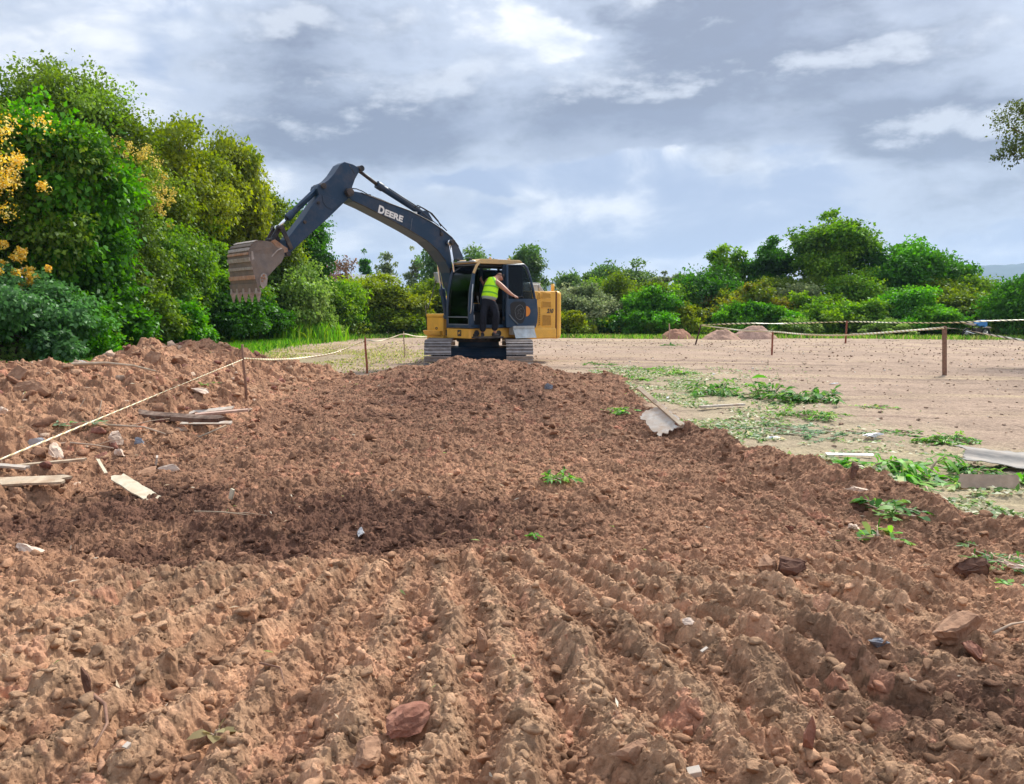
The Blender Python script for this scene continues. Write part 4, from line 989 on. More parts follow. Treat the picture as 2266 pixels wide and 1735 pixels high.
MB().tube([(1.16, .36, 3.04), (1.22, .36, 3.05), (1.22, 1.28, 3.05), (1.16, 1.28, 3.04)], .03, 8).build('visor_bar', M['sheet'], roof)

# ---- door, folded right back along the cab side
DY = 1.47
def dz_(x, y): return z1(x, y, DY)
outer = [dz_(*p) for p in ((1290, 1020), (1290, 318), (1490, 312), (1535, 350), (1575, 470), (1610, 620), (1632, 740), (1640, 860), (1632, 960), (1615, 1022))]
inner = [dz_(*p) for p in ((1325, 700), (1325, 350), (1475, 345), (1505, 380), (1545, 490), (1580, 625), (1592, 712))]
door = empty('door', (0, 0, 0), 0, cab)
dmb = MB()
top_o = outer[1:7]; 
# frame of the door as separate solid bars around the window, and the lower panel
def bar(mb, a, b, w, y0=DY - .03, y1=DY + .03):
    a, b = Vector((*a, 0)), Vector((*b, 0)); n = (b - a).normalized(); p = Vector((-n.y, n.x, 0)) * w / 2; e = n * w * .3
    q = [a - e - p, b + e - p, b + e + p, a - e + p]; mb.prism([(k.x, k.y) for k in q], y0, y1)
pts = [dz_(*p) for p in ((1307, 1000), (1307, 332), (1486, 328), (1522, 362), (1562, 478), (1596, 622), (1612, 712))]
dmb.tube([Vector((p[0], DY, p[1])) for p in pts], .042, 8)
low = [dz_(*p) for p in ((1290, 1020), (1290, 705), (1628, 705), (1638, 860), (1632, 960), (1615, 1022))]
dmb.prism(low, DY - .035, DY + .035)
dmb.build('door_frame', M['blue'], door, .008)
rec = [dz_(*p) for p in ((1330, 760), (1370, 735), (1480, 735), (1505, 760), (1500, 900), (1470, 975), (1430, 980), (1340, 890))]
MB().prism(rounded(rec, .06), DY + .036, DY + .040).build('door_pocket', M['interior'], door)
MB().prism([(p[0], p[1]) for p in inner], DY - .004, DY + .004).build('door_glass', M['glass_clear'], door)
MB().tube([v3(dz_(*p), DY + .06) for p in ((1318, 880), (1350, 925), (1410, 985))], .018, 8).build('door_grab_rail', M['grey_line'], door)
MB().tube([v3(dz_(*p), DY + .07) for p in ((1385, 698), (1400, 684), (1450, 680), (1470, 690))], .022, 8).tube([v3(dz_(1385, 700), DY + .03), v3(dz_(1385, 698), DY + .07)], .02).build('door_handle', M['rubber'], door)
sw = MB()
cc = dz_(1435, 853); rr = .20
ring = [(cc[0] + rr * .9 * math.cos(a) * (1 + .06 * math.sin(5 * a)), cc[1] + rr * 1.05 * math.sin(a) * (1 + .05 * math.cos(3 * a))) for a in [k * math.pi / 12 for k in range(25)]]
sw.tube([Vector((p[0], DY + .043, p[1])) for p in ring], .006, 5)
for q in (((-.09, .09), (-.03, .12), (.0, .05), (-.06, .0)), ((.02, .08), (.08, .04), (.02, -.02), (.1, -.06)), ((-.1, -.05), (-.02, -.04), (-.05, -.12), (.03, -.1))):
    sw.tube([Vector((cc[0] + a, DY + .043, cc[1] + b)) for a, b in q], .005, 5)
sw.build('door_emblem', M['grey_line'], door)
oc = dz_(1507, 842)
MB().prism([oc] + [(oc[0] - .165 * math.cos(a), oc[1] + .15 * math.sin(a)) for a in [R(-90 + 12 * k) for k in range(16)]], DY + .036, DY + .041).build('door_sticker', M['orange'], door)
for y_ in (430, 900): MB().cyl(v3(dz_(1293, y_), DY - .10), v3(dz_(1293, y_ + 50), DY - .10), .035, n=10).build('hinge', M['black'], door)

# step and grey sheet metal box lid under the door
stp = MB(); a = z1(960, 1130, 1.5); b = z1(1228, 1130, 1.5)
stp.bx(b[0], a[0], 1.32, 1.66, a[1] - .03, a[1] + .015)
for x_ in (b[0] + .1, a[0] - .1): stp.bx(x_ - .03, x_ + .03, 1.30, 1.36, a[1], ZD + .1)
STEPZ = a[1] + .015
step = stp.build('step', M['black'], exc, .006)
sx0, sx1 = z1(1375, 1000, 1.55)[0], z1(1605, 1000, 1.55)[0]; zt_, zm_, zb_ = z1(1400, 1005, 1.55)[1], z1(1400, 1035, 1.55)[1], z1(1400, 1140, 1.62)[1]
lid = MB(); lid.bx(sx0, sx1, 1.40, 1.56, zt_ - .02, zt_); lid.bx(sx0, sx1, 1.55, 1.565, zm_, zt_)
lid.add([(sx0, 1.55, zm_), (sx1, 1.55, zm_), (sx1, 1.66, zb_), (sx0, 1.66, zb_), (sx0, 1.535, zm_), (sx1, 1.535, zm_), (sx1, 1.645, zb_), (sx0, 1.645, zb_)],
        [(0, 1, 2, 3), (7, 6, 5, 4), (0, 4, 5, 1), (3, 2, 6, 7), (0, 3, 7, 4), (1, 5, 6, 2)])
lid.bx(sx0 - .01, sx0 + .01, 1.38, 1.56, zb_ + .1, zt_); lid.bx(sx1 - .01, sx1 + .01, 1.38, 1.56, zb_ + .1, zt_)
lid.build('side_box_lid', M['sheet'], exc)

# ---- engine housing with grilles
HX0, HX1, HY = -1.93, -.60, 1.33; HZ0, HZ1 = ZD + .17, z1(1700, 620, 1.33)[1]
eng = MB(); eng.prism(rounded([(HX0, HZ0), (HX1, HZ0), (HX1, HZ1), (HX0, HZ1)], .06), -1.28, HY)
engine = eng.build('engine_housing', M['yellow'], exc, .02)
low_ = MB().prismz(rounded([(HX0 - .05, 1.36), (HX1 + .15, 1.36), (HX1 + .15, -1.3), (HX0 - .05, -1.3)][::-1], .1), ZD - .10, HZ0 + .05).build('side_skirt', M['yellow'], exc, .05, 3)
def grille(x0, y0, x1, y1):
    a, b = z1(x0, y0, HY), z1(x1, y1, HY); xa, xb = sorted((a[0], b[0])); za, zb = sorted((a[1], b[1]))
    g_ = MB().bx(xa, xb, HY - .01, HY + .006, za, zb).build('grille', M['grille'], engine)
    rim = MB()
    for (p, q) in (((xa, za), (xb, za)), ((xb, za), (xb, zb)), ((xb, zb), (xa, zb)), ((xa, zb), (xa, za))): rim.tube([v3(p, HY + .006), v3(q, HY + .006)], .012, 6)
    k = 9
    for i in range(1, k): rim.bx(xa, xb, HY + .006, HY + .012, za + (zb - za) * i / k - .004, za + (zb - za) * i / k + .004)
    rim.build('grille_frame', M['yellow'], g_)
grille(1690, 640, 1785, 700); grille(1690, 735, 1790, 803); grille(1692, 885, 1790, 1000); grille(1650, 795, 1672, 1000); grille(1640, 640, 1672, 712)
# top cover with louvred hood and exhaust
hd = MB(); hz0, hz1 = HZ1, z1(1600, 545, .6)[1]
hd.prism([(HX0 + .05, hz0), (HX1 - .02, hz0), (HX1 - .06, hz1), (HX0 + .25, hz1)], -.6, .9)
hood = hd.build('engine_hood', M['sheet'], exc, .02)
hb = MB()
for x_ in (HX0 + .3, HX0 + .62, HX0 + .94, HX1 - .08): hb.tube([(x_, .92, hz0), (x_ + .02, .92, hz1 + .02)], .014, 6)
hb.tube([(HX0 + .25, .92, hz1 + .02), (HX1 - .06, .92, hz1 + .02)], .014, 6); hb.build('hood_rail', M['steel'], hood)
ex = z1(1810, 540, .4); MB().cyl((ex[0], .4, HZ1), (ex[0], .4, ex[1]), .055, n=14).build('exhaust_pipe', M['yellow'], exc)
# counterweight, curved at the back
cw = [(-1.97, 1.34)] + [(-1.97 - .72 * math.sin(t) , 1.34 * math.cos(t) if t < 1.2 else 1.34 * math.cos(t)) for t in [R(12 * k) for k in range(1, 15)]] + [(-1.97, -1.34)]
cwm = MB(); cwm.prismz(cw, ZD - .12, HZ1 + .02)
cw_ = cwm.build('counterweight', M['yellow'], exc, .22, 6)
MB().bx(-1.975, -1.935, -1.3, 1.335, ZD - .08, HZ1).build('counterweight_seam', M['seam'], exc)
# mid deck tanks on the off side and the tool box at the front corner
MB().bx(-.58, .25, -1.32, -.42, ZD + .17, 2.15).build('fuel_tank', M['yellow'], exc, .03)
MB().bx(-.58, -.45, -.42, .25, ZD + .17, 2.1).build('bulkhead', M['black'], exc, .01)
tbt = z1(520, 870, -1.0)[1]; tb = MB(); TX = .93
tb.bx(.27, TX, -1.35, -.52, ZD - .14, tbt - .10); tb.bx(.25, TX + .02, -1.36, -.51, tbt - .09, tbt)
tool = tb.build('tool_box', M['yellow'], exc, .015)
ts = MB(); ts.prism([(TX - .2, ZD - .1), (TX + .08, ZD + .02), (TX + .14, ZD + .14), (TX - .2, ZD + .16)], -1.38, -.55); ts.bx(.27, TX - .15, -1.36, -.56, ZD - .15, ZD + .14)
ts.build('front_step', M['yellow'], exc, .015)
# mirror on its arm
m0 = (TX, -1.34, ZD + .1); mt_ = z1(530, 430, -1.34)
MB().tube([m0, (TX + .03, -1.36, tbt + .25), v3(z1(430, 820, -1.36), -1.36), v3(z1(530, 480, -1.3), -1.3)], .013, 6).build('mirror_arm', M['black'], exc)
mm = z1(527, 470, -1.3); MB().box((mm[0], -1.3, mm[1]), (.05, .17, .32), Matrix.Rotation(R(10), 3, 'Y')).build('mirror', M['sheet'], exc, .015)
# boom-side handrail seen left of the cab
MB().tube([v3(z1(600, 330, -.5), -.5), v3(z1(592, 420, -.5), -.5), v3(z1(630, 560, -.5), -.5), v3(z1(662, 680, -.5), -.5)], .022, 6).build('hydraulic_pipe', M['steel'], exc)

# ---- boom
BY = .24
def outl(fn, pts, Y): return [fn(x_, y_, Y) for x_, y_ in pts]
foot = z1(800, 760, 0)
bo = outl(z2, [(1062, 372), (1075, 348), (1110, 340), (1165, 350), (1240, 378), (1400, 438), (1560, 497), (1640, 538), (1730, 585), (1820, 645), (1900, 712), (1955, 785), (1990, 860), (2008, 935)], BY)
bo += [(foot[0] - .22, foot[1] + .32), (foot[0] - .26, foot[1]), (foot[0] - .14, foot[1] - .2), (foot[0] + .1, foot[1] - .18)]
bo += outl(z2, [(1905, 1075), (1893, 1000), (1852, 910), (1782, 818), (1700, 745), (1560, 660), (1400, 572), (1200, 468), (1105, 425), (1070, 395)], BY)
bmb = MB(); bmb.prism(bo, -BY, BY)
boom = bmb.build('boom', M['blue'], exc, .012)
# flange edges along the boom
fl = MB(); 
for Y in (-BY - .012, BY + .012):
    k1 = bo[3:12]; fl.tube([Vector((p[0], Y, p[1] - .01)) for p in k1], .012, 5)
    k2 = bo[-8:-1]; fl.tube([Vector((p[0], Y, p[1] + .01)) for p in k2], .012, 5)
fl.build('flange_weld', M['black'], boom)
sm_ = [z2(1580, 560, BY), z2(1567, 665, BY)]
MB().tube([v3(p, BY + .002) for p in sm_], .006, 5).build('weld_seam', M['grey_line'], boom)
# lettering
def text_obj(s_, size, mt, parent, p, xdir, ydir, off=.004, bold=.02, shear=0.0, space=1.0):
    cu = bpy.data.curves.new('lettering', 'FONT'); cu.body = s_; cu.size = size; cu.extrude = .003; cu.offset = bold * size; cu.shear = shear; cu.space_character = space
    ob = bpy.data.objects.new('lettering', cu); C.objects.link(ob); bpy.context.view_layer.update()
    me = bpy.data.meshes.new_from_object(ob.evaluated_get(bpy.context.evaluated_depsgraph_get())); C.objects.unlink(ob); bpy.data.objects.remove(ob)
    xd = Vector(xdir).normalized(); zd = xd.cross(Vector(ydir)).normalized(); yd = zd.cross(xd)
    Mx = Matrix((xd, yd, zd)).transposed().to_4x4(); Mx.translation = Vector(p) + zd * off; me.transform(Mx)
    me.materials.clear(); me.materials.append(mt); o = bpy.data.objects.new('lettering', me); C.objects.link(o); o.parent = parent; return o
a = v3(z2(1302, 510, BY), BY); b = v3(z2(1500, 590, BY), BY); xd = (b - a); yd = Vector((xd.z, 0, -xd.x)); yd = yd if yd.z > 0 else -yd
Lw = xd.length
D_ = text_obj('D', Lw * .345, M['white'], boom, a, xd, yd, bold=.045); E_ = text_obj('EERE', Lw * .275, M['white'], boom, a + xd * .262, xd, yd, bold=.045, space=1.03)
def fit(o, p0, w):
    """scale lettering along its run so it is exactly as wide as painted"""
    xn = xd.normalized(); vs = [Vector(q.co) for q in o.data.vertices]; s0 = min((q - a).dot(xn) for q in vs); s1 = max((q - a).dot(xn) for q in vs)
    k = w / (s1 - s0)
    for q in o.data.vertices:
        t = (q.co - a).dot(xn); q.co = q.co + xn * ((p0 + (t - s0) * k) - t)
fit(D_, 0, Lw * .235); fit(E_, Lw * .262, Lw * .738)
# "210" on the engine housing, rotated figures on the tool box
a2 = v3(z1(1745, 860, HY), HY); text_obj('210', .17, M['black'], engine, a2, (-1, 0, 0), (0, 0, 1), bold=.04, shear=.3)
text_obj('210', .15, M['black'], tool, (TX, -.80, tbt - .62), (0, 0, 1), (0, -1, 0), bold=.04)
# pins and bosses
def pin(p, y0, y1, r, nm, par, mt='black'): return MB().cyl(v3(p, y0), v3(p, y1), r, n=20).build(nm, M[mt], par, .006)
arm_pin = z2(1068, 352, BY)
pin(arm_pin, -.34, .34, .10, 'arm_pin', boom); pin(z2(1880, 757, .3), -.50, .50, .075, 'cylinder_pin', boom)
pin(z2(1815, 690, BY), -.27, .29, .05, 'boom_boss', boom)
brk = outl(z2, [(1610, 540), (1660, 500), (1690, 505), (1740, 592)], 0); MB().prism(brk, -.10, -.06).prism(brk, .06, .10).build('cylinder_bracket', M['blue'], boom, .006)
cpin = z2(1668, 525, 0)

# arm
AY = .19
ao = outl(z2, [(1000, 122), (1035, 103), (1100, 122), (1152, 150), (1155, 178), (1118, 245), (1095, 310), (1088, 352), (1072, 392), (1035, 428), (905, 555), (705, 735), (600, 835), (562, 868), (536, 855), (545, 790), (563, 735), (700, 560), (828, 372), (812, 318), (822, 290), (862, 278), (905, 248), (945, 205)], AY)
arm = MB().prism(ao, -AY, AY).build('arm', M['blue'], exc, .012)
MB().prism(outl(z2, [(850, 372), (1030, 425), (935, 490), (885, 470), (858, 430)], AY), AY + .0, AY + .014).prism(outl(z2, [(850, 372), (1030, 425), (935, 490), (885, 470), (858, 430)], AY), -AY - .014, -AY).build('arm_plate', M['blue'], arm, .004)
MB().tube([v3(z2(1068, 125, AY), AY + .004), v3(z2(1115, 200, AY), AY + .004)], .006, 5).build('weld_seam', M['black'], arm)
p_ac = z2(1136, 165, 0); p_bc = z2(830, 305, 0)
pin(p_ac, -.24, .24, .075, 'rod_pin', arm); pin(p_bc, -.24, .24, .07, 'rod_pin', arm)
pin(z2(710, 590, AY), -.2, .23, .04, 'arm_boss', arm); pin(z2(820, 435, AY), -.2, .23, .04, 'arm_boss', arm)
def cylinder(name, pb, ph, pr, Y, r, par):
    """barrel from its pin pb to head ph, chrome rod to pin pr"""
    b_, h_, r_ = v3(pb, Y), v3(ph, Y), v3(pr, Y); d = (h_ - b_).normalized()
    o = MB().cyl(b_, h_, r, n=20).cyl(h_ - d * .16, h_ + d * .03, r * 1.22, n=20).cyl(b_ + Vector((0, -r, 0)), b_ + Vector((0, r, 0)), r * 1.05, n=18).build(name, M['blue'], par, .006)
    rod = MB().cyl(h_, r_, r * .55, n=16).cyl(r_ + Vector((0, -r * .9, 0)), r_ + Vector((0, r * .9, 0)), r * .95, n=18).build('rod', M['chrome'], o)
    MB().tube([b_ + d * .2 + Vector((0, r + .02, .05)), h_ - d * .3 + Vector((0, r + .02, .05))], .016, 6).build('pipe', M['blue'], o)
    return o, rod
o_, rod_ = cylinder('arm_cylinder', cpin, z2(1300, 290, 0), p_ac, 0, .085, exc); rod_.data.materials[0] = M['black']
link_p = z2(487, 640, 0)
cylinder('bucket_cylinder', p_bc, z2(575, 552, 0), link_p, 0, .075, exc)
for Y in (.36, -.36):
    top = z2(1880, 757, .36); base = z1(645 + 165, 905, .36)
    if Y < 0: top = z2(1880, 757, .36)
    hd_ = (top[0] * .38 + base[0] * .62, top[1] * .38 + base[1] * .62)
    cylinder('boom_cylinder', base, hd_, top, Y, .075, exc)
# hoses along the boom
def hose(pts, Y, r=.014, nm='hose', par=boom): return MB().tube([v3(z2(*p, Y), Y) for p in pts], r, 6).build(nm, M['rubber'], par)
hose([(1090, 318), (1130, 322), (1175, 340), (1230, 372), (1320, 405), (1420, 448), (1560, 505)], .12, .014, 'pipe')
hose([(1600, 470), (1625, 455), (1670, 478), (1740, 520), (1790, 580), (1812, 625)], .10, .016); hose([(1610, 480), (1650, 470), (1725, 515), (1780, 575), (1830, 630), (1860, 660)], -.05, .016)
hose([(1660, 515), (1720, 560), (1795, 618)], .16, .012); hose([(1075, 330), (1050, 320), (1035, 345), (1045, 370)], .22, .02)
hose([(1810, 640), (1812, 670), (1825, 700)], .26, .012)
MB().box(v3(z2(1590, 515, .12), .12), (.22, .05, .06)).build('pipe_clamp', M['white'], boom)
MB().bx(*(lambda p: (p[0] - .03, p[0] + .03, .08, .16, p[1] - .03, p[1] + .03))(z2(1232, 376, .12))).build('pipe_clamp', M['black'], boom)

# bucket linkage
pA, pB = z2(487, 640, 0), z2(430, 735, 0)      # rod end, bucket ear
pC, pD = z2(555, 845, 0), z2(562, 800, 0)
lk = MB()
def link(mb, p, q, Y, w, t=.05):
    p, q = Vector((*p, 0)), Vector((*q, 0)); d = (q - p).normalized(); n_ = Vector((-d.y, d.x, 0)) * w
    mb.prism([(k.x, k.y) for k in (p - d * w * .6 - n_, q + d * w * .6 - n_ * .8, q + d * w * .6 + n_ * .8, p - d * w * .6 + n_)], Y - t / 2, Y + t / 2)
link(lk, pA, pB, .12, .065); link(lk, pA, pB, -.12, .065)
lk.cyl(v3(pA, -.27), v3(pA, .27), .055, n=16).cyl(v3(pB, -.18), v3(pB, .18), .05, n=16)
lk.build('bucket_link', M['black'], exc, .006)
ak = MB(); link(ak, pA, pD, .24, .055); link(ak, pA, pD, -.24, .055); ak.cyl(v3(pD, -.26), v3(pD, .26), .05, n=16); ak.build('arm_link', M['black'], exc, .006)

# bucket
KY = .60
side = [(1372, 478), (1392, 600), (1335, 745), (1222, 855), (1042, 1050), (930, 1180), (862, 1262), (800, 1130), (752, 985), (705, 790), (660, 640), (648, 560), (672, 460), (735, 365), (850, 300), (1000, 305), (1120, 335), (1195, 415), (1262, 452)]
SW = [0, .02, .06, .09, .13, .15, .16, .12, .07, .03, 0, -.02, -.03, -.03, -.03, -.03, -.02, 0, 0]
so = [z5(x_, y_, KY + w_) for (x_, y_), w_ in zip(side, SW)]
bk = empty('bucket', (0, 0, 0), 0, exc)
shell_i = list(range(6, 17))              # indices of the curved back from lip to ears
back = [Vector((*so[i], 0)) for i in shell_i]
# resample the back curve smoothly
def smooth_curve(p, n):
    out = []; m = len(p)
    for i in range(n):
        t = i / (n - 1) * (m - 1); k = min(int(t), m - 2); u_ = t - k
        p0, p1, p2, p3 = p[max(k - 1, 0)], p[k], p[k + 1], p[min(k + 2, m - 1)]
        out.append(.5 * ((2 * p1) + (-p0 + p2) * u_ + (2 * p0 - 5 * p1 + 4 * p2 - p3) * u_ ** 2 + (-p0 + 3 * p1 - 3 * p2 + p3) * u_ ** 3))
    return out
bc_ = smooth_curve(back, 34); cen_ = sum(back, Vector()) / len(back)
def inset(p, d):
    out = []
    for i, q in enumerate(p):
        t = (p[min(i + 1, len(p) - 1)] - p[max(i - 1, 0)]).normalized(); n_ = Vector((-t.y, t.x, 0))
        if n_.dot(cen_ - q) < 0: n_ = -n_
        out.append(q + n_ * d)
    return out
ic = inset(bc_, .035); sh = MB(); n = len(bc_)
wf = [KY + .16 * max(0, 1 - i / (n - 1) * 2.2) - .03 * min(1, i / (n - 1) * 2) for i in range(n)]
vs = [(q.x, s_ * wf[i], q.y) for s_ in (-1, 1) for i, q in enumerate(bc_)] + [(q.x, s_ * wf[i], q.y) for s_ in (-1, 1) for i, q in enumerate(ic)]
fs = []
for i in range(n - 1):
    fs += [(i, i + 1, n + i + 1, n + i), (2 * n + i, 3 * n + i, 3 * n + i + 1, 2 * n + i + 1)]
fs += [(0, n, 3 * n, 2 * n), (n - 1, 3 * n - 1, 4 * n - 1, 2 * n - 1)]
sh.add(vs, fs); sh.build('bucket_shell', M['bucket'], bk)
for s_ in (-1, 1):
    m_ = len(so); yy_ = [s_ * (KY + w_) for w_ in SW]
    MB().add([(p[0], y_ - .015, p[1]) for p, y_ in zip(so, yy_)] + [(p[0], y_ + .015, p[1]) for p, y_ in zip(so, yy_)],
             [list(range(m_)), list(range(m_, 2 * m_))[::-1]] + [(i, (i + 1) % m_, m_ + (i + 1) % m_, m_ + i) for i in range(m_)]).build('side_plate', M['bucket'], bk)
# raised wear straps across the back
nrm_ = inset(bc_, -.022)
for (i0, i1, mt_) in ((8, 9, 'worn'), (11, 13, 'worn'), (15, 17, 'rust'), (18, 20, 'worn'), (21, 23, 'bucket'), (24, 26, 'worn'), (4, 6, 'rust')):
    st_ = MB(); pts_ = [bc_[k] for k in range(i0, i1 + 1)] + [nrm_[k] for k in range(i1, i0 - 1, -1)]
    st_.prism([(q.x, q.y) for q in pts_], -wf[i0] - .02, wf[i0] + .02); st_.build('wear_strap', M[mt_], bk, .006)
# reinforcement along the side plate edges and diagonal rib
rb = MB(); rb.tube([v3(z5(x_, y_, KY), KY + .02) for x_, y_ in ((1330, 462), (1240, 510), (1120, 640), (1000, 780), (860, 950))], .018, 6); rb.build('side_rib', M['worn'], bk)
rb = MB(); rb.prism([z5(*p, KY) for p in ((700, 520), (735, 530), (760, 700), (830, 960), (855, 1130), (835, 1160), (790, 1040), (742, 860), (705, 680))], KY + .014, KY + .035); rb.build('edge_strap', M['worn'], bk, .004)
ctr = MB(); ctr.prism(outl(z5, [(880, 1085), (905, 1010), (960, 975), (1015, 1000), (1040, 1080), (1025, 1220), (945, 1305), (900, 1250), (882, 1170)], KY + .14), KY + .13, KY + .17)
cut = ctr.build('side_cutter', M['worn'], bk, .008)
for p in ((965, 1022), (920, 1070), (980, 1080), (935, 1140)): q = z5(*p, KY + .17); MB().cyl(v3(q, KY + .17), v3(q, KY + .19), .022, n=10).build('bolt', M['rust'], cut)
# lip and teeth
l0, l1 = bc_[0], bc_[2]; dl = (l0 - l1).normalized()
ta_, tb_ = z5(815, 1265, KY + .12), z5(832, 1520, KY + .12); dl = Vector((tb_[0] - ta_[0], tb_[1] - ta_[1], 0)).normalized()
lp = MB(); nn_ = Vector((-dl.y, dl.x, 0)) * .025
lp.prism([(k.x, k.y) for k in (l0 + dl * .10 - nn_, l0 + dl * .10 + nn_, l1 + nn_, l1 - nn_)], -KY - .19, KY + .19); lp.build('cutting_edge', M['bucket'], bk, .005)
for k in range(5):
    Y = (-1 + k / 2) * (KY + .11); o0 = l0 + dl * .02; t1 = l0 + dl * .34 + Vector((.0, 0, 0))
    tm = MB()
    def sec(p, w, h): 
        nv = Vector((-dl.y, dl.x, 0)); return [Vector((p.x + nv.x * a_, Y + b_, p.y + nv.y * a_)) for a_, b_ in ((-h, -w), (-h, w), (h, w), (h, -w))]
    secs = [sec(o0, .035, .05), sec(o0 + dl * .12, .055, .055), sec(o0 + dl * .15, .042, .045), sec(t1, .020, .010)]
    vs = sum(secs, []); fs = [(0, 1, 2, 3), (12, 15, 14, 13)]
    for j in range(3):
        for m_ in range(4): fs.append((j * 4 + m_, j * 4 + (m_ + 1) % 4, j * 4 + 4 + (m_ + 1) % 4, j * 4 + 4 + m_))
    tm.add(vs, fs); tm.build('tooth', M['worn'], bk, .004)
# ears carrying the pins
er = outl(z5, [(1040, 330), (1120, 290), (1200, 350), (1290, 420), (1370, 470), (1385, 560), (1270, 560), (1120, 420)], 0)
for Y in (-.20, .20): MB().prism(er, Y - .03, Y + .03).build('bucket_ear', M['rust'], bk, .006)
pin(z2(545, 852, 0), -.24, .24, .06, 'bucket_pin', bk)
# ------------------------------------------------------------------ the worker on the step
def skin_fig(name, joints, bones, mt, parent=None, sub=2, root=None, smooth=True):
    """one continuous surface grown over connected joints: {key: (point, radius)}"""
    keys = list(joints); idx = {k: i for i, k in enumerate(keys)}
    me = bpy.data.meshes.new(name); me.from_pydata([tuple(joints[k][0]) for k in keys], [(idx[a], idx[b]) for a, b in bones], []); me.update()
    o = bpy.data.objects.new(name, me); C.objects.link(o)
    md = o.modifiers.new('skin', 'SKIN'); md.use_smooth_shade = True
    if not me.skin_vertices: me.attributes.new('skin', 'FLOAT', 'POINT') if False else None
    bpy.context.view_layer.objects.active = o
    if not me.skin_vertices:
        bm = bmesh.new(); bm.from_mesh(me); bm.verts.layers.skin.verify(); bm.to_mesh(me); bm.free()
    for k, i in idx.items():
        r_ = joints[k][1]; r_ = (r_, r_) if not isinstance(r_, tuple) else r_
        me.skin_vertices[0].data[i].radius = r_; me.skin_vertices[0].data[i].use_root = (k == (root or keys[0]))
    sb = o.modifiers.new('sub', 'SUBSURF'); sb.levels = sub; sb.render_levels = sub
    bpy.context.view_layer.update()
    ev = o.evaluated_get(bpy.context.evaluated_depsgraph_get()); nm = bpy.data.meshes.new_from_object(ev)
    C.objects.unlink(o); bpy.data.objects.remove(o); nm.name = name
    if smooth: nm.polygons.foreach_set('use_smooth', [True] * len(nm.polygons))
    nm.materials.clear(); nm.materials.append(mt)
    q = bpy.data.objects.new(name, nm); C.objects.link(q)
    if parent: q.parent = parent
    return q
def zb(x, y, d): return P(1000 + x / 7, 540 + y / 7, d)
stepw = EXC.z + STEPZ
feet_d = 21.42
J = dict(
    pelvis=(zb(575, 900, 21.50), (.155, .115)), waist=(zb(580, 800, 21.52), (.14, .105)), chest=(zb(610, 660, 21.60), (.175, .12)), upper=(zb(640, 570, 21.68), (.165, .105)),
    neck=(zb(690, 535, 21.74), .07), head0=(zb(718, 524, 21.78), .105), head=(zb(740, 512, 21.80), .125), head1=(zb(752, 502, 21.82), .10),
    rsh=(zb(705, 600, 21.62), .095), rarm=(zb(765, 650, 21.56), .078), relb=(zb(838, 712, 21.48), .062), rfa=(zb(885, 755, 21.47), .056), rwr=(zb(950, 798, 21.46), .036), rpalm=(zb(980, 808, 21.47), (.042, .02)),
    lsh=(zb(560, 560, 21.82), .07), lelb=(zb(500, 640, 22.0), .048), lwr=(zb(455, 560, 22.2), .03), lpalm=(zb(448, 540, 22.24), (.04, .02)),
    rhip=(zb(635, 925, 21.47), .105), rkn=(zb(690, 1110, 21.36), .068), rcalf=(zb(680, 1190, 21.40), .066), rank=(zb(655, 1330, 21.50), .045), rfoot=(zb(680, 1385, 21.48), .04),
    lhip=(zb(515, 925, 21.50), .105), lkn=(zb(485, 1120, 21.40), .068), lcalf=(zb(482, 1200, 21.43), .066), lank=(zb(475, 1350, 21.46), .045), lfoot=(zb(480, 1400, 21.55), .04))
BN = [('pelvis', 'waist'), ('waist', 'chest'), ('chest', 'upper'), ('upper', 'neck'), ('neck', 'head0'), ('head0', 'head'), ('head', 'head1'),
      ('upper', 'rsh'), ('rsh', 'rarm'), ('rarm', 'relb'), ('relb', 'rfa'), ('rfa', 'rwr'), ('rwr', 'rpalm'), ('upper', 'lsh'), ('lsh', 'lelb'), ('lelb', 'lwr'), ('lwr', 'lpalm'),
      ('pelvis', 'rhip'), ('rhip', 'rkn'), ('rkn', 'rcalf'), ('rcalf', 'rank'), ('rank', 'rfoot'), ('pelvis', 'lhip'), ('lhip', 'lkn'), ('lkn', 'lcalf'), ('lcalf', 'lank'), ('lank', 'lfoot')]
foot_c = (J['lank'][0] + J['rank'][0]) / 2
man = empty('person', (foot_c.x, foot_c.y, stepw)); tag(man, 'worker in a lime hi-vis vest and dark trousers leaning into the cab', 'person')
off = man.location.copy()
JL = {k: (p - off, r_) for k, (p, r_) in J.items()}
# five fingers curling over the door handle, thumb from the side of the palm
def fingers(J_, B_, wr, pm, side, curl, tag_):
    p, w = J_[pm][0], J_[wr][0]; d = (p - w).normalized(); s_ = side.normalized(); c_ = curl.normalized()
    for i, (o_, ln) in enumerate(((-.032, .062), (-.011, .072), (.011, .068), (.031, .054))):
        a = p + d * .035 + s_ * o_; b = a + d * ln * .45 + c_ * ln * .12; c = b + d * ln * .22 + c_ * ln * .38
        for nm, q, r_ in (('a', a, .010), ('b', b, .0095), ('c', c, .0080)): J_[f'{tag_}{i}{nm}'] = (q, r_)
        B_ += [(pm, f'{tag_}{i}a'), (f'{tag_}{i}a', f'{tag_}{i}b'), (f'{tag_}{i}b', f'{tag_}{i}c')]
    a = p - d * .02 - s_ * .042; b = a + d * .03 - s_ * .022 + c_ * .012; c = b + d * .03 + c_ * .018
    for nm, q, r_ in (('a', a, .012), ('b', b, .0105), ('c', c, .0085)): J_[f'{tag_}t{nm}'] = (q, r_)
    B_ += [(pm, f'{tag_}ta'), (f'{tag_}ta', f'{tag_}tb'), (f'{tag_}tb', f'{tag_}tc')]
fingers(JL, BN, 'rwr', 'rpalm', Vector((.1, .9, .3)), Vector((.3, .1, -1)), 'r')
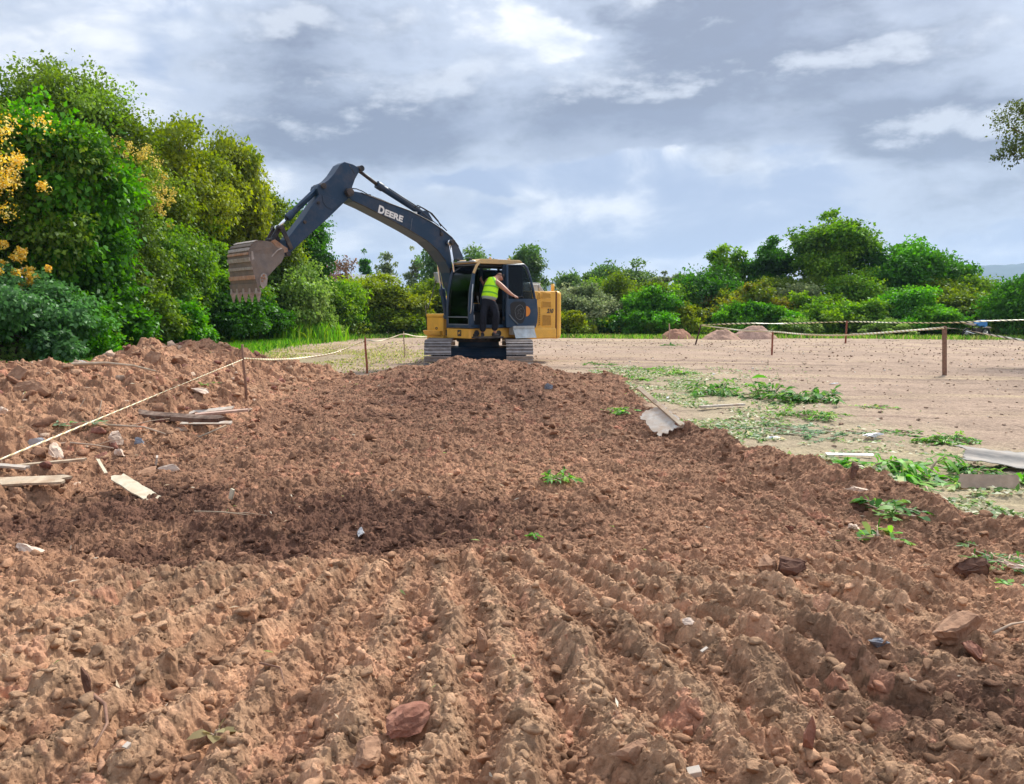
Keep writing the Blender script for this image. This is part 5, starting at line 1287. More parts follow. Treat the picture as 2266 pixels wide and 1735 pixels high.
fingers(JL, BN, 'lwr', 'lpalm', Vector((.6, 0, .8)), Vector((.8, .5, 0)), 'l')
body = skin_fig('body', JL, BN, M['skin'], man, 2, 'pelvis')
# face: nose, ear, eyes on the turned head
hc_ = JL['head'][0]; fd_ = (Vector((.75, .35, -.42))).normalized(); upv = Vector((.35, .1, .9)).normalized(); sv = fd_.cross(upv).normalized()
fm = MB()
fm.cyl(hc_ + fd_ * .088 - upv * .005, hc_ + fd_ * .118 - upv * .03, .011, .017, 8)
for s_ in (-1, 1): fm.cyl(hc_ + sv * s_ * .088 + upv * -.01, hc_ + sv * s_ * .106 - fd_ * .012, .030, .026, 10)
fm.tube([hc_ + fd_ * .090 - upv * .062 - sv * .02, hc_ + fd_ * .096 - upv * .064, hc_ + fd_ * .090 - upv * .062 + sv * .02], .006, 6)
fm.build('face', M['skin'], body)
ey_ = MB()
for s_ in (-1, 1): ey_.cyl(hc_ + fd_ * .086 + sv * s_ * .033 + upv * .012, hc_ + fd_ * .097 + sv * s_ * .033 + upv * .012, .011, .008, 8)
ey_.build('eye', M['interior'], body)
# cropped hair cap
bm = bmesh.new(); bmesh.ops.create_icosphere(bm, subdivisions=3, radius=1)
for q in bm.verts: q.co = Vector((q.co.x, q.co.y, q.co.z)) * (.108 + .002 * math.sin(q.co.x * 40))
bmesh.ops.delete(bm, geom=[q for q in bm.verts if q.co.dot(upv) < .02 or q.co.dot(fd_) > .005], context='VERTS')
me = bpy.data.meshes.new('hair'); bm.to_mesh(me); bm.free(); me.materials.append(M['hair']); me.polygons.foreach_set('use_smooth', [True] * len(me.polygons))
hr = bpy.data.objects.new('hair', me); C.objects.link(hr); hr.location = hc_ + upv * .005; hr.parent = man
so_ = hr.modifiers.new('thick', 'SOLIDIFY'); so_.thickness = .008
# clothes
def grow(keys, dr): return {k: (JL[k][0], tuple(r_ + dr for r_ in JL[k][1]) if isinstance(JL[k][1], tuple) else JL[k][1] + dr) for k in keys}
tk = grow(['pelvis', 'rhip', 'rkn', 'rcalf', 'rank', 'lhip', 'lkn', 'lcalf', 'lank'], .034)
tk['waist'] = (JL['pelvis'][0].lerp(JL['waist'][0], .8), (.20, .155))
tk['pelvis'] = (tk['pelvis'][0], (.21, .165)); tk['rhip'] = (tk['rhip'][0], .135); tk['lhip'] = (tk['lhip'][0], .135)
for a_ in ('rank', 'lank'): tk[a_] = (tk[a_][0] - Vector((0, 0, .03)), .095)
skin_fig('trousers', tk, [('waist', 'pelvis'), ('pelvis', 'rhip'), ('rhip', 'rkn'), ('rkn', 'rcalf'), ('rcalf', 'rank'), ('pelvis', 'lhip'), ('lhip', 'lkn'), ('lkn', 'lcalf'), ('lcalf', 'lank')], M['denim'], man, 2, 'pelvis')
# shirt hem then vest with bands
hem = JL['pelvis'][0].lerp(JL['waist'][0], .35); hem2 = JL['pelvis'][0].lerp(JL['waist'][0], .75)
skin_fig('shirt', dict(a=(JL['pelvis'][0].lerp(JL['waist'][0], .12), (.255, .205)), b=(JL['waist'][0], (.235, .19)), c=(JL['waist'][0].lerp(JL['chest'][0], .4), (.20, .15))), [('a', 'b'), ('b', 'c')], M['shirt'], man, 2, 'a')
W0 = JL['pelvis'][0].lerp(JL['waist'][0], .62)
vj = dict(h=(JL['pelvis'][0].lerp(JL['waist'][0], .42), (.285, .225)), w=(JL['waist'][0].lerp(JL['chest'][0], .12), (.245, .195)), m=(JL['waist'][0].lerp(JL['chest'][0], .5), (.235, .18)), c=(JL['chest'][0], (.238, .175)), u=(JL['upper'][0] + Vector((0, 0, -.01)), (.21, .15)),
          r=(JL['rsh'][0].lerp(JL['upper'][0], .30), .10), l=(JL['lsh'][0].lerp(JL['upper'][0], .30), .10), n=(JL['upper'][0].lerp(JL['neck'][0], .55), .085))
vest = skin_fig('vest', vj, [('h', 'w'), ('w', 'm'), ('m', 'c'), ('c', 'u'), ('u', 'r'), ('u', 'l'), ('u', 'n')], M['vest'], man, 2, 'h')
def band_on(src, p, ax, w, name, grow_=.006):
    """strip of cloth following the surface of src between two parallel planes"""
    bm = bmesh.new(); bm.from_mesh(src.data); ax = ax.normalized()
    for s_ in (-w, w): bmesh.ops.bisect_plane(bm, geom=bm.verts[:] + bm.edges[:] + bm.faces[:], plane_co=p + ax * s_, plane_no=ax, clear_outer=s_ > 0, clear_inner=s_ < 0)
    for q in bm.verts: q.co += q.normal * grow_
    me_ = bpy.data.meshes.new(name); bm.to_mesh(me_); bm.free(); me_.materials.clear(); me_.materials.append(M['stripe'])
    o = bpy.data.objects.new(name, me_); C.objects.link(o); o.parent = vest; return o
tax = (JL['chest'][0] - JL['waist'][0])
band_on(vest, JL['waist'][0] + tax * .18, tax, .022, 'vest_band'); band_on(vest, JL['waist'][0] + tax * .88, tax, .022, 'vest_band')
vax = Vector((.85, .2, .15)).normalized()
bb = band_on(vest, JL['upper'][0] + Vector((-.0, 0, 0)), vax, .020, 'shoulder_band')
bm = bmesh.new(); bm.from_mesh(bb.data); bmesh.ops.bisect_plane(bm, geom=bm.verts[:] + bm.edges[:] + bm.faces[:], plane_co=JL['waist'][0] + tax * .88, plane_no=tax.normalized(), clear_inner=True); bm.to_mesh(bb.data); bm.free()
for an, dr_ in (('rank', Vector((.8, .6, 0))), ('lank', Vector((.1, 1, 0)))):
    a_ = JL[an][0].copy(); d = dr_.normalized(); z0 = .045
    sj = dict(h=(Vector((a_.x, a_.y, z0)) - d * .06, (.042, .04)), m=(Vector((a_.x, a_.y, z0 + .005)) + d * .04, (.046, .042)), t=(Vector((a_.x, a_.y, z0 - .008)) + d * .15, (.040, .03)), a=(Vector((a_.x, a_.y, .11)), .045))
    skin_fig('shoe', sj, [('h', 'm'), ('m', 't'), ('h', 'a')], M['shoe'], man, 2, 'h')

# ------------------------------------------------------------------ stakes and tapes
def stake(label, bu, bv, tu, tv, w, mt, depth, round_=False, group='stakes holding the barrier tape', tilt_y=0.0, name='stake'):
    b_ = P(bu, bv, depth); zg = tz(b_.x, depth); t_ = P(tu, tv, depth + tilt_y)
    root = empty(name, (b_.x, depth, zg)); mb = MB(); o_ = Vector((b_.x, depth, zg)); d = t_ - o_
    if round_: mb.tube([-d.normalized() * .25, d * .3 + Vector((.01, 0, 0)), d * .7 - Vector((.006, 0, 0)), d], [w / 2, w / 2, w / 2 * .95, w / 2 * .85], 8)
    else:
        q = d.to_track_quat('Z', 'Y').to_matrix(); L_ = d.length
        mb.box(d * .5 - d.normalized() * .12, (w, w * .6, L_ + .24), q)
    C.objects.unlink(root); bpy.data.objects.remove(root)
    o = mb.build(name, mt, None, 0 if round_ else .004); o.location = o_
    tag(o, label, 'stake', group); return t_
s1 = stake('thin bent brown stick standing on the spoil heap slope', 545, 907, 536, 762, .045, M['stake_brown'], 12.3, True)
s2 = stake('red-brown stake left of the mound in front of the tracks', 812, 826, 808, 746, .055, M['stake_red'], 19.5, True)
s3 = stake('thin tan stake between the red-brown one and the tool box', 895.5, 795, 893, 734, .035, M['wood_brown'], 25.2, True)
s4 = stake('short stub of stake just below the excavator tool box', 956, 770, 955, 743, .05, M['stake_red'], 29.5, True)
sA = stake('dark leaning stake at the left end of the right hand tapes', 1539, 763, 1551, 720, .085, M['stake_dark'], 35.2)
sB = stake('pale stake standing before the leftmost dirt pile', 1482, 752, 1481, 716, .075, M['wood_pink'], 41.0)
sC = stake('red-brown stake in front of the rightmost dirt pile', 1708, 786, 1710, 733, .075, M['stake_red'], 27.2)
sD = stake('far red stake right of the dirt piles holding the upper tape', 1871, 760, 1874, 710, .09, M['stake_red'], 36.6)
sE = stake('thick square brown post on the bare field at the right', 2090, 831, 2090, 722, .105, M['stake_brown'], 18.8, name='post')
def tape_mat(name, a, b, pitch, diag=1.0, sharp=True):
    m = bpy.data.materials.new(name); m.use_nodes = True; t = m.node_tree; L = t.links.new; bs = t.nodes['Principled BSDF']; bs.inputs['Roughness'].default_value = .45
    u_ = t.nodes.new('ShaderNodeAttribute'); u_.attribute_name = 'along'; w_ = t.nodes.new('ShaderNodeAttribute'); w_.attribute_name = 'across'
    s_ = t.nodes.new('ShaderNodeMath'); s_.operation = 'MULTIPLY'; L(u_.outputs['Fac'], s_.inputs[0]); s_.inputs[1].default_value = 1 / pitch
    k = t.nodes.new('ShaderNodeMath'); k.operation = 'MULTIPLY_ADD'; L(w_.outputs['Fac'], k.inputs[0]); k.inputs[1].default_value = diag; L(s_.outputs[0], k.inputs[2])
    f_ = t.nodes.new('ShaderNodeMath'); f_.operation = 'FRACT'; L(k.outputs[0], f_.inputs[0]); c_ = t.nodes.new('ShaderNodeMath'); c_.operation = 'GREATER_THAN'; L(f_.outputs[0], c_.inputs[0]); c_.inputs[1].default_value = .42
    mx_ = t.nodes.new('ShaderNodeMix'); mx_.data_type = 'RGBA'; L(c_.outputs[0], mx_.inputs[0]); mx_.inputs[6].default_value = (*a, 1); mx_.inputs[7].default_value = (*b, 1); L(mx_.outputs[2], bs.inputs['Base Color'])
    return m
TM1 = tape_mat('striped_tape', (.03, .03, .03), (.85, .80, .50), .24, .5); TM2 = tape_mat('pale_tape', (.55, .42, .20), (.80, .76, .58), .16, .6); TM3 = tape_mat('striped_tape_fine', (.16, .15, .12), (.85, .82, .66), .22, .5)
def tape(label, pts, wid, mts, twist=.0, group='barrier tapes'):
    """ribbon through the given world points; twisted slowly; a millimetre thick"""
    pts = [Vector(p) for p in pts]; q = smooth3(pts, 14); L_ = [0]
    for a_, b_ in zip(q[:-1], q[1:]): L_.append(L_[-1] + (b_ - a_).length)
    vs = []; al = []; ac = []
    for i, p in enumerate(q):
        t = (q[min(i + 1, len(q) - 1)] - q[max(i - 1, 0)]).normalized(); up = Vector((0, 0, 1)); n_ = t.cross(up).normalized(); up = n_.cross(t).normalized()
        a_ = twist * math.sin(L_[i] * 1.1 + 1) + .25 * math.sin(L_[i] * 3.1); w = up * math.cos(a_) + n_ * math.sin(a_); m_ = n_ * math.cos(a_) - up * math.sin(a_)
        for s_, h_ in ((-1, -1), (1, -1), (1, 1), (-1, 1)): vs.append(p + w * wid / 2 * s_ + m_ * .0012 * h_); al.append(L_[i]); ac.append(s_ * .5)
    fs = []
    for i in range(len(q) - 1):
        for k in range(4): fs.append((i * 4 + k, i * 4 + (k + 1) % 4, (i + 1) * 4 + (k + 1) % 4, (i + 1) * 4 + k))
    fs += [(0, 1, 2, 3), tuple(len(vs) - 4 + k for k in range(4))]
    o = np_obj('barrier_tape', np.array([v[:] for v in vs]), np.array(fs), mts, attrs=dict(along=np.array(al), across=np.array(ac))); tag(o, label, 'tape', group); return o
def smooth3(p, n):
    out = []
    for i in range(len(p) - 1):
        for j in range(n):
            u_ = j / n; p0, p1, p2, p3 = p[max(i - 1, 0)], p[i], p[i + 1], p[min(i + 2, len(p) - 1)]
            out.append(.5 * ((2 * p1) + (-p0 + p2) * u_ + (2 * p0 - 5 * p1 + 4 * p2 - p3) * u_ ** 2 + (-p0 + 3 * p1 - 3 * p2 + p3) * u_ ** 3))
    return out + [p[-1]]
A0, B0 = P(538, 795, 12.3), P(0, 1017, 5.0)
tape('rope-like tape sloping down from the bent stick to the left edge', [A0, A0.lerp(B0, .33), A0.lerp(B0, .66), B0, A0.lerp(B0, 1.12)], .013, TM2, .5)
tape('pale tape sagging from the bent stick past two stakes to the tool box', [P(538, 794, 12.3), P(600, 796, 14), P(660, 793, 15.8), P(740, 781, 17.6), P(806, 755, 19.5), P(835, 755.5, 21), P(865, 748, 23.3), P(893.5, 739.5, 25.2), P(922, 744.5, 27), P(954, 745, 29.5)], .038, TM2, .3)
tape('upper black and yellow striped tape strung far off across the field', [sA + Vector((0, 0, .02)), P(1640, 716, 35.6), P(1740, 716, 36), P(1874, 712, 36.6), P(1980, 714, 34), P(2100, 714, 32), P(2200, 710, 31), P(2330, 706, 31)], .065, TM1, .9)
tape('lower pale tape sagging between the leaning stake and the square post', [sA, P(1600, 726, 33), P(1650, 732, 30.5), P(1709, 734, 27.2), P(1780, 740, 25), P(1850, 742, 23.3), P(1930, 738, 21.6), P(2020, 731, 20), P(2089, 725.5, 18.75)], .055, TM2, .5)
tape('twisted striped tape running from the square post off the right edge', [P(2091, 725.5, 18.75), P(2130, 729, 18.2), P(2180, 739, 17.6), P(2225, 747, 17), P(2290, 757, 16.4)], .045, TM3, 1.2)

# ------------------------------------------------------------------ dirt piles on the far side of the field
def pile(label, u0, u1, vt, yd, seed, peak=.5, col=(.36, .24, .17)):
    x0, x1 = ux(u0, yd), ux(u1, yd); rx_ = (x1 - x0) / 2; xc = (x0 + x1) / 2; hh_ = vh(vt, yd)
    n_ = 70; th_ = np.linspace(0, 2 * math.pi, n_, endpoint=False); rr_ = np.linspace(0, 1, 26)
    RR_, TT_ = np.meshgrid(rr_, th_); X_ = RR_ * np.cos(TT_) * rx_ + (peak - .5) * 2 * rx_ * (1 - RR_) * .5; Y_ = RR_ * np.sin(TT_) * rx_ * .8
    fz = np.minimum(1, (1 - RR_) * 1.45) * hh_; fz = fz * (1 - .12 * (1 - RR_)) * (1 + .25 * fbm(X_.ravel() * 1.5 + seed, Y_.ravel() * 1.5, seed, 3).reshape(X_.shape) * (1 - RR_))
    c_ = clods(X_.ravel() + seed * 7, Y_.ravel(), .16, seed, .6, .6)[0].reshape(X_.shape) + clods(X_.ravel() + seed * 7, Y_.ravel(), .07, seed + 3, .8, .7)[0].reshape(X_.shape)
    Z_ = fz + c_ * np.minimum(1, (1 - RR_) * 6) - .05
    V_ = np.stack([X_.ravel(), Y_.ravel(), Z_.ravel()], 1); ii_ = []; k = 26
    for i in range(n_):
        for j in range(k - 1): ii_.append((i * k + j, i * k + j + 1, ((i + 1) % n_) * k + j + 1, ((i + 1) % n_) * k + j))
    cc_ = np.array(col)[None] * (1 + .4 * fbm(X_.ravel() * 4 + seed, Y_.ravel() * 4, seed + 5, 3)[:, None])
    o = np_obj('dirt_pile', V_, np.array(ii_), M['soil'], col=np.clip(cc_, .01, .9), smooth=True); o.location = (xc, yd, tz(xc, yd, False)); tag(o, label, 'dirt pile', 'dirt piles at the far side of the field')
pile('small dirt pile furthest left, behind the pale stake', 1452, 1540, 724, 43.0, 3, .5, (.33, .18, .12))
pile('pale flattened dirt pile in the middle of the three', 1548, 1640, 728, 42.0, 4, .62, (.42, .27, .20))
pile('highest dirt pile furthest right behind the red-brown stake', 1612, 1722, 718, 42.6, 5, .5, (.40, .26, .20))

# ------------------------------------------------------------------ parked motorcycle by the far hedge
mcx = ux(2158, 43.0); mc = empty('motorcycle', (mcx, 43.0, tz(mcx, 43.0)), R(14)); tag(mc, 'blue and white motorcycle parked against the far hedge', 'motorcycle')
for x_ in (-.62, .62):
    w_ = MB()
    for k in range(20):
        a0, a1 = 2 * math.pi * k / 20, 2 * math.pi * (k + 1) / 20; w_.cyl((x_ + .27 * math.cos(a0), 0, .3 + .27 * math.sin(a0)), (x_ + .27 * math.cos(a1), 0, .3 + .27 * math.sin(a1)), .045, n=8)
    w_ = w_.build('wheel', M['rubber'], mc)
    sp2 = MB().cyl((x_, -.06, .3), (x_, .06, .3), .05)
    for k in range(6): a0 = math.pi * k / 6; sp2.tube([(x_ + .24 * math.cos(a0), 0, .3 + .24 * math.sin(a0)), (x_ - .24 * math.cos(a0), 0, .3 - .24 * math.sin(a0))], .01, 5)
    sp2.build('rim', M['steel'], w_)
MB().tube([(-.62, 0, .3), (-.25, 0, .42), (.2, 0, .38), (.35, 0, .75), (-.3, 0, .78), (-.25, 0, .42)], .035, 6).box((.0, 0, .45), (.34, .26, .28)).build('engine', M['black'], mc)
MB().tube([(.62, 0, .3), (.42, 0, .95)], .03, 6).build('front_fork', M['steel'], mc)
MB().prism(rounded([(.38, .72), (.42, .95), (.1, 1.02), (-.12, .85), (-.05, .70)], .08), -.16, .16).build('fuel_tank', M['bikeblue'], mc, .03)
MB().prism(rounded([(-.1, .82), (-.62, .92), (-.95, .98), (-.85, .84), (-.3, .72)], .05), -.12, .12).build('seat', M['wood_white'], mc, .03)
MB().prism(rounded([(.38, .62), (.56, .72), (.52, 1.0), (.36, 1.05), (.3, .8)], .05), -.17, .17).build('front_fairing', M['bikeblue'], mc, .02)
MB().prism(rounded([(.45, .60), (.95, .58), (.85, .66), (.6, .68)], .03), -.07, .07).build('mudguard', M['wood_white'], mc, .01)
MB().tube([(.36, -.34, 1.08), (.42, -.12, 1.04), (.42, .12, 1.04), (.36, .34, 1.08)], .018, 6).build('handlebar', M['black'], mc)
MB().tube([(.05, -.14, .35), (-.4, -.17, .30), (-.85, -.18, .42)], .035, 8).build('exhaust', M['chrome'], mc)

# ------------------------------------------------------------------ debris
def on_ground(u, v, z=0.0):
    """where the sight line to (u, v) meets the terrain"""
    d = ray(u, v); t = np.geomspace(1.2, 70, 420); X_, Y_ = d.x * t, d.y * t
    m_ = CAMH + d.z * t - terrain(X_, Y_, False)[0] - z; i = int(np.argmax(m_ <= 0)); i = max(i, 1)
    k = m_[i - 1] / (m_[i - 1] - m_[i]); t_ = float(t[i - 1] + (t[i] - t[i - 1]) * k)
    return Vector((0, 0, CAMH)) + d * t_
def lay(mb, name, label, cat, mt, u, v, rz=0.0, tilt=(0, 0), lift=.0, group=None, bevel=.0):
    p = on_ground(u, v); z = terrain(p.x + np.array([-.12, 0, .12, 0, 0]), p.y + np.array([0, .12, 0, -.12, 0]))[0]
    o = mb.build(name, mt, None, bevel); o.location = (p.x, p.y, float(np.percentile(z, 75)) + lift); o.rotation_euler = (tilt[0], tilt[1], rz); tag(o, label, cat, group); return o
def board(L_, w, t, rag=.0, seed=0, bend=0.0):
    """plank with splintered ends and a slight bow, lying along X"""
    r_ = random.Random(seed); n_ = 8; mb = MB(); up = []; dn = []
    xs_ = [-L_ / 2 + L_ * i / n_ for i in range(n_ + 1)]
    e0 = [(-L_ / 2 - rag * r_.random(), w * (k / 4 - .5)) for k in range(5)]; e1 = [(L_ / 2 + rag * r_.random(), w * (.5 - k / 4)) for k in range(5)]
    poly = e0[::-1] and (e0 + [(x_, w / 2 + r_.uniform(-.3, .3) * rag * .2) for x_ in xs_[1:-1]] + e1 + [(x_, -w / 2 + r_.uniform(-.3, .3) * rag * .2) for x_ in xs_[1:-1][::-1]])
    z_ = lambda x_: bend * (x_ / L_ * 2) ** 2
    m = len(poly); vs = [(x_, y_, z_(x_)) for x_, y_ in poly] + [(x_, y_, z_(x_) + t) for x_, y_ in poly]
    return mb.add(vs, [list(range(m))[::-1], list(range(m, 2 * m))] + [(i, (i + 1) % m, m + (i + 1) % m, m + i) for i in range(m)])
def stick(pts, r): return MB().tube(pts, r, 6)
def rock(seed, sx, sy, sz_):
    v, f = rock_template(seed, 3); mb = MB(); r_ = np.random.default_rng(seed)
    d = v / np.linalg.norm(v, axis=1, keepdims=True)
    k = 1 + .10 * fbm(d[:, 0] * 2.2 + seed, d[:, 1] * 2.2 + d[:, 2] * 1.7, seed, 4, .6) + .05 * fbm(d[:, 0] * 7 + seed, d[:, 2] * 7 + d[:, 1] * 5, seed + 1, 3)
    v = v * k[:, None] * np.array([sx, sy, sz_ / .62])[None]
    mb.add([tuple(a) for a in v], [tuple(int(q) for q in a) for a in f], False); return mb
def sheet(L_, w, waves, amp, seed, rag=.02, t=.006, curl=0.0):
    """corrugated or crumpled sheet"""
    r_ = np.random.default_rng(seed); nx, ny = 40, 26; X_, Y_ = np.meshgrid(np.linspace(-.5, .5, nx), np.linspace(-.5, .5, ny))
    Z_ = amp * np.sin(Y_ * waves * 6.283) + curl * (X_ * 2) ** 2 + .25 * amp * fbm(X_.ravel() * 5 + seed, Y_.ravel() * 5, seed, 3).reshape(X_.shape)
    X2 = X_ * L_ + rag * fbm(Y_.ravel() * 9 + seed, X_.ravel() * 2, seed + 2, 3).reshape(X_.shape) * np.abs(X_) * 6; Y2 = Y_ * w + rag * fbm(X_.ravel() * 9, Y_.ravel() * 2 + seed, seed + 4, 3).reshape(X_.shape) * np.abs(Y_) * 4
    top = np.stack([X2.ravel(), Y2.ravel(), Z_.ravel() + t], 1); bot = top - np.array([0, 0, t]); N_ = nx * ny
    fs = []
    for j in range(ny - 1):
        for i in range(nx - 1): a = j * nx + i; fs += [(a, a + 1, a + 1 + nx, a + nx), (N_ + a, N_ + a + nx, N_ + a + 1 + nx, N_ + a + 1)]
    for i in range(nx - 1): fs += [(i, N_ + i, N_ + i + 1, i + 1), ((ny - 1) * nx + i, (ny - 1) * nx + i + 1, N_ + (ny - 1) * nx + i + 1, N_ + (ny - 1) * nx + i)]
    for j in range(ny - 1): a = j * nx; b = a + nx - 1; fs += [(a, a + nx, N_ + a + nx, N_ + a), (b, N_ + b, N_ + b + nx, b + nx)]
    return MB().add([tuple(a) for a in np.concatenate([top, bot])], fs)
def crumple(r_, seed, sx=1, sy=1, sz_=1):
    v, f = rock_template(seed, 3); d = v / np.linalg.norm(v, axis=1, keepdims=True)
    k = 1 + .45 * np.abs(fbm(d[:, 0] * 3 + seed, d[:, 1] * 3 + d[:, 2] * 2.3, seed, 3, .6)) * 2 - .4
    v = v * k[:, None] * r_ * np.array([sx, sy, sz_]); return MB().add([tuple(a) for a in v], [tuple(int(q) for q in a) for a in f])

# left side, on and below the spoil heap
lay(board(.50, .13, .012, .08, 1), 'broken_board', 'cream broken board tip buried in the damp hollow at the left', 'board', M['wood_cream'], 300, 1090, R(-32), (R(10), R(14)), .05)
lay(board(.36, .028, .012, .02, 2), 'batten', 'narrow pale slat touching the upper end of the cream board', 'batten', M['wood_cream'], 226, 1046, R(-52), (0, R(12)), .06)
lay(board(1.25, .14, .05, .10, 3, .03), 'old_plank', 'dark rotten plank lying across the spoil heap', 'plank', M['wood_dark'], 385, 922, R(-9), (R(12), R(3)), .04)
lay(board(.62, .09, .02, .02, 4), 'batten', 'white batten in front of the dark rotten plank', 'batten', M['wood_white'], 456, 943, R(4), (R(14), 0), .03)
lay(board(.66, .07, .03, .03, 5), 'pink_batten', 'pinkish batten touching the right end of the rotten plank', 'batten', M['wood_pink'], 492, 917, R(12), (R(8), R(-4)), .04)
lay(board(.50, .12, .01, .10, 6), 'white_shard', 'white split shard behind the rotten plank', 'shard', M['wood_white'], 466, 903, R(4), (R(14), R(-6)), .05)
lay(stick([(-.22, 0, 0), (.0, .02, .02), (.22, .0, .05)], .012), 'pale_stick', 'short pale stick leaning in front of the white batten', 'stick', M['wood_pale'], 464, 963, R(30), (0, R(-14)), .03)
lay(board(.62, .14, .02, .10, 8), 'pale_board', 'pale splintered board at the left edge below the tape', 'board', M['wood_pale'], 40, 1066, R(12), (R(14), 0), .05)
lay(board(.62, .035, .02, .03, 9), 'pale_lath', 'thin pale lath above the splintered board at the left edge', 'lath', M['wood_pale'], 104, 1031, R(10), (R(10), R(-4)), .05)
lay(board(.30, .05, .02, .03, 10), 'white_lath', 'short white lath against the left edge under the tape', 'lath', M['wood_white'], 22, 1026, R(-8), (R(10), R(3)), .05)
def branch(pts, r, label, u, v, rz, mt='twig', side=()):
    mb = MB().tube(pts, [r * (1 - .6 * i / (len(pts) - 1)) for i in range(len(pts))], 6)
    for s_ in side: mb.tube(s_, [r * .5, r * .35, r * .2][:len(s_)], 5)
    return lay(mb, 'fallen_branch', label, 'branch', M[mt], u, v, rz, (0, 0), .04)
branch([(-.65, 0, .03), (-.3, .03, .06), (0, .02, .05), (.3, -.05, .05), (.65, -.22, .0)], .022, 'long bare branch with forked twigs under the sloping tape', 268, 945, R(-4), side=([(-.6, 0, .03), (-.55, .06, .22), (-.45, .05, .36)], [(-.35, .03, .05), (-.3, .08, .2), (-.28, .1, .34)], [(.1, 0, .05), (.3, .1, .1), (.5, .16, .12)]))
branch([(-.4, 0, .02), (-.15, .02, .05), (.15, -.02, .04), (.42, -.08, .02)], .018, 'thin bare branch beside the pale stone on the heap', 180, 985, R(-6), side=([(.2, -.02, .04), (.32, .05, .08), (.5, .04, .1)],))
branch([(-.25, 0, .01), (0, .005, .02), (.25, -.01, .015)], .008, 'straight pale stick lying in the damp dark soil', 492, 1153, R(-14), 'wood_pale', side=([(.05, 0, .015), (.2, .03, .02), (.38, .03, .01)],))
branch([(-.22, 0, .01), (-.05, .02, .03), (.1, 0, .03), (.2, -.06, .01)], .009, 'dark curved twig at the lower left', 228, 1628, R(-52), 'stake_brown')
branch([(-.12, 0, .01), (0, .02, .02), (.12, -.04, .01)], .005, 'tiny dark root curling out of the soil left of centre', 612, 1512, R(-40), 'stake_brown')
branch([(-.14, 0, .01), (0, .01, .03), (.16, .0, .03)], .008, 'small stick poking out at the lower right edge', 2240, 1415, R(22), 'twig')
branch([(-1.0, 0, .02), (-.5, .10, .07), (0, .14, .09), (.5, .08, .06), (1.0, -.12, .0)], .035, 'pale arched root along the top of the spoil heap', 222, 812, R(-10), 'wood_pale')
STN = [('boulder', 'large upright earth boulder on the crest of the spoil heap', 336, 790, .24, .16, .25, 'soilstone', 11), ('boulder', 'broad rounded boulder right of the upright one on the crest', 402, 792, .32, .2, .16, 'soilstone', 12),
       ('flat_stone', 'flat pale slab of stone just above the sloping tape', 438, 862, .25, .18, .08, 'palestone', 13), ('stone', 'grey-white stone crossed by the sloping tape', 76, 980, .09, .07, .08, 'greystone', 14),
       ('stone', 'pale pink stone right of the grey-white one', 122, 998, .14, .11, .14, 'palestone', 15), ('stone', 'slate grey wedge of stone below the long bare branch', 310, 975, .10, .07, .08, 'slate', 16),
       ('stone', 'pale angular stone beside the slate wedge', 260, 972, .12, .09, .12, 'palestone', 17), ('stone', 'squared pinkish stone on the lower slope of the heap', 265, 998, .12, .09, .09, 'palestone', 18),
       ('stone', 'orange-tan stone in front of the little white tile on the heap', 382, 1040, .12, .08, .08, 'palestone', 19), ('flat_stone', 'flat brown slab left of the orange-tan stone', 330, 1052, .16, .10, .05, 'soilstone', 20),
       ('stone', 'tan rock jutting from the heap at the left edge', 38, 840, .20, .16, .17, 'soilstone', 21), ('stone', 'tan rock halfway up the left slope of the heap', 70, 862, .17, .13, .14, 'soilstone', 22),
       ('stone', 'light grey stone in the damp soil left of centre', 798, 1182, .085, .06, .05, 'greystone', 23), ('stone', 'dark slaty stone at the lower right', 1945, 1428, .055, .045, .05, 'slate', 24),
       ('clod', 'dark red-brown clod with a deep shadow at the bottom centre', 893, 1632, .125, .075, .065, 'redstone', 25), ('clod', 'upright pointed clod near the centre of the furrows', 1068, 1440, .045, .035, .10, 'soilstone', 26),
       ('clod', 'big dark clod on the berm at the right edge', 2155, 1268, .16, .12, .12, 'darkstone', 27), ('clod', 'pair of rounded clods, the left one', 1700, 1252, .12, .09, .11, 'soilstone', 28),
       ('clod', 'pair of rounded clods, the right darker one', 1755, 1256, .12, .09, .10, 'darkstone', 29), ('clod', 'long flat clod near the right edge below the berm', 2120, 1410, .16, .10, .09, 'soilstone', 30),
       ('clod', 'reddish clod in front of the long flat one', 2150, 1452, .075, .06, .06, 'redstone', 31), ('clod', 'round tan clod lying right of the furrows', 1525, 1377, .04, .035, .03, 'palestone', 32),
       ('clod', 'broad cracked clod at the lower centre', 815, 1680, .085, .06, .05, 'soilstone', 33), ('clod', 'upright dark sliver of clod at the lower left', 195, 1540, .03, .025, .08, 'darkstone', 34),
       ('clod', 'wide pale clod with a lighter top at the lower right', 1420, 1640, .10, .07, .06, 'soilstone', 35), ('clod', 'standing reddish slab of earth at the lower right', 1790, 1650, .045, .03, .10, 'redstone', 36),
       ('stone', 'flat ochre stone on the left slope above the damp hollow', 65, 1215, .15, .10, .05, 'palestone', 37), ('clod', 'dark block of earth left of the pinkish crumpled paper', 1905, 1120, .12, .09, .09, 'darkstone', 38),
       ('clod', 'dark clod standing on the berm behind the crumpled paper', 1890, 1058, .08, .07, .09, 'darkstone', 39), ('stone', 'bluish stone on the far slope of the mound', 1213, 857, .12, .08, .09, 'slate', 40),
       ('clod', 'rounded reddish clod midway across the dug soil', 1745, 1170, .075, .06, .05, 'redstone', 41)]
for nm, lb, u_, v_, a_, b_, c_, mt_, sd_ in STN:
    lay(rock(sd_, a_, b_, c_), nm, lb, 'stone' if 'stone' in nm else nm, M[mt_], u_, v_, R((sd_ * 67) % 360), (R((sd_ * 13) % 17 - 8), R((sd_ * 29) % 15 - 7)), c_ * .25)
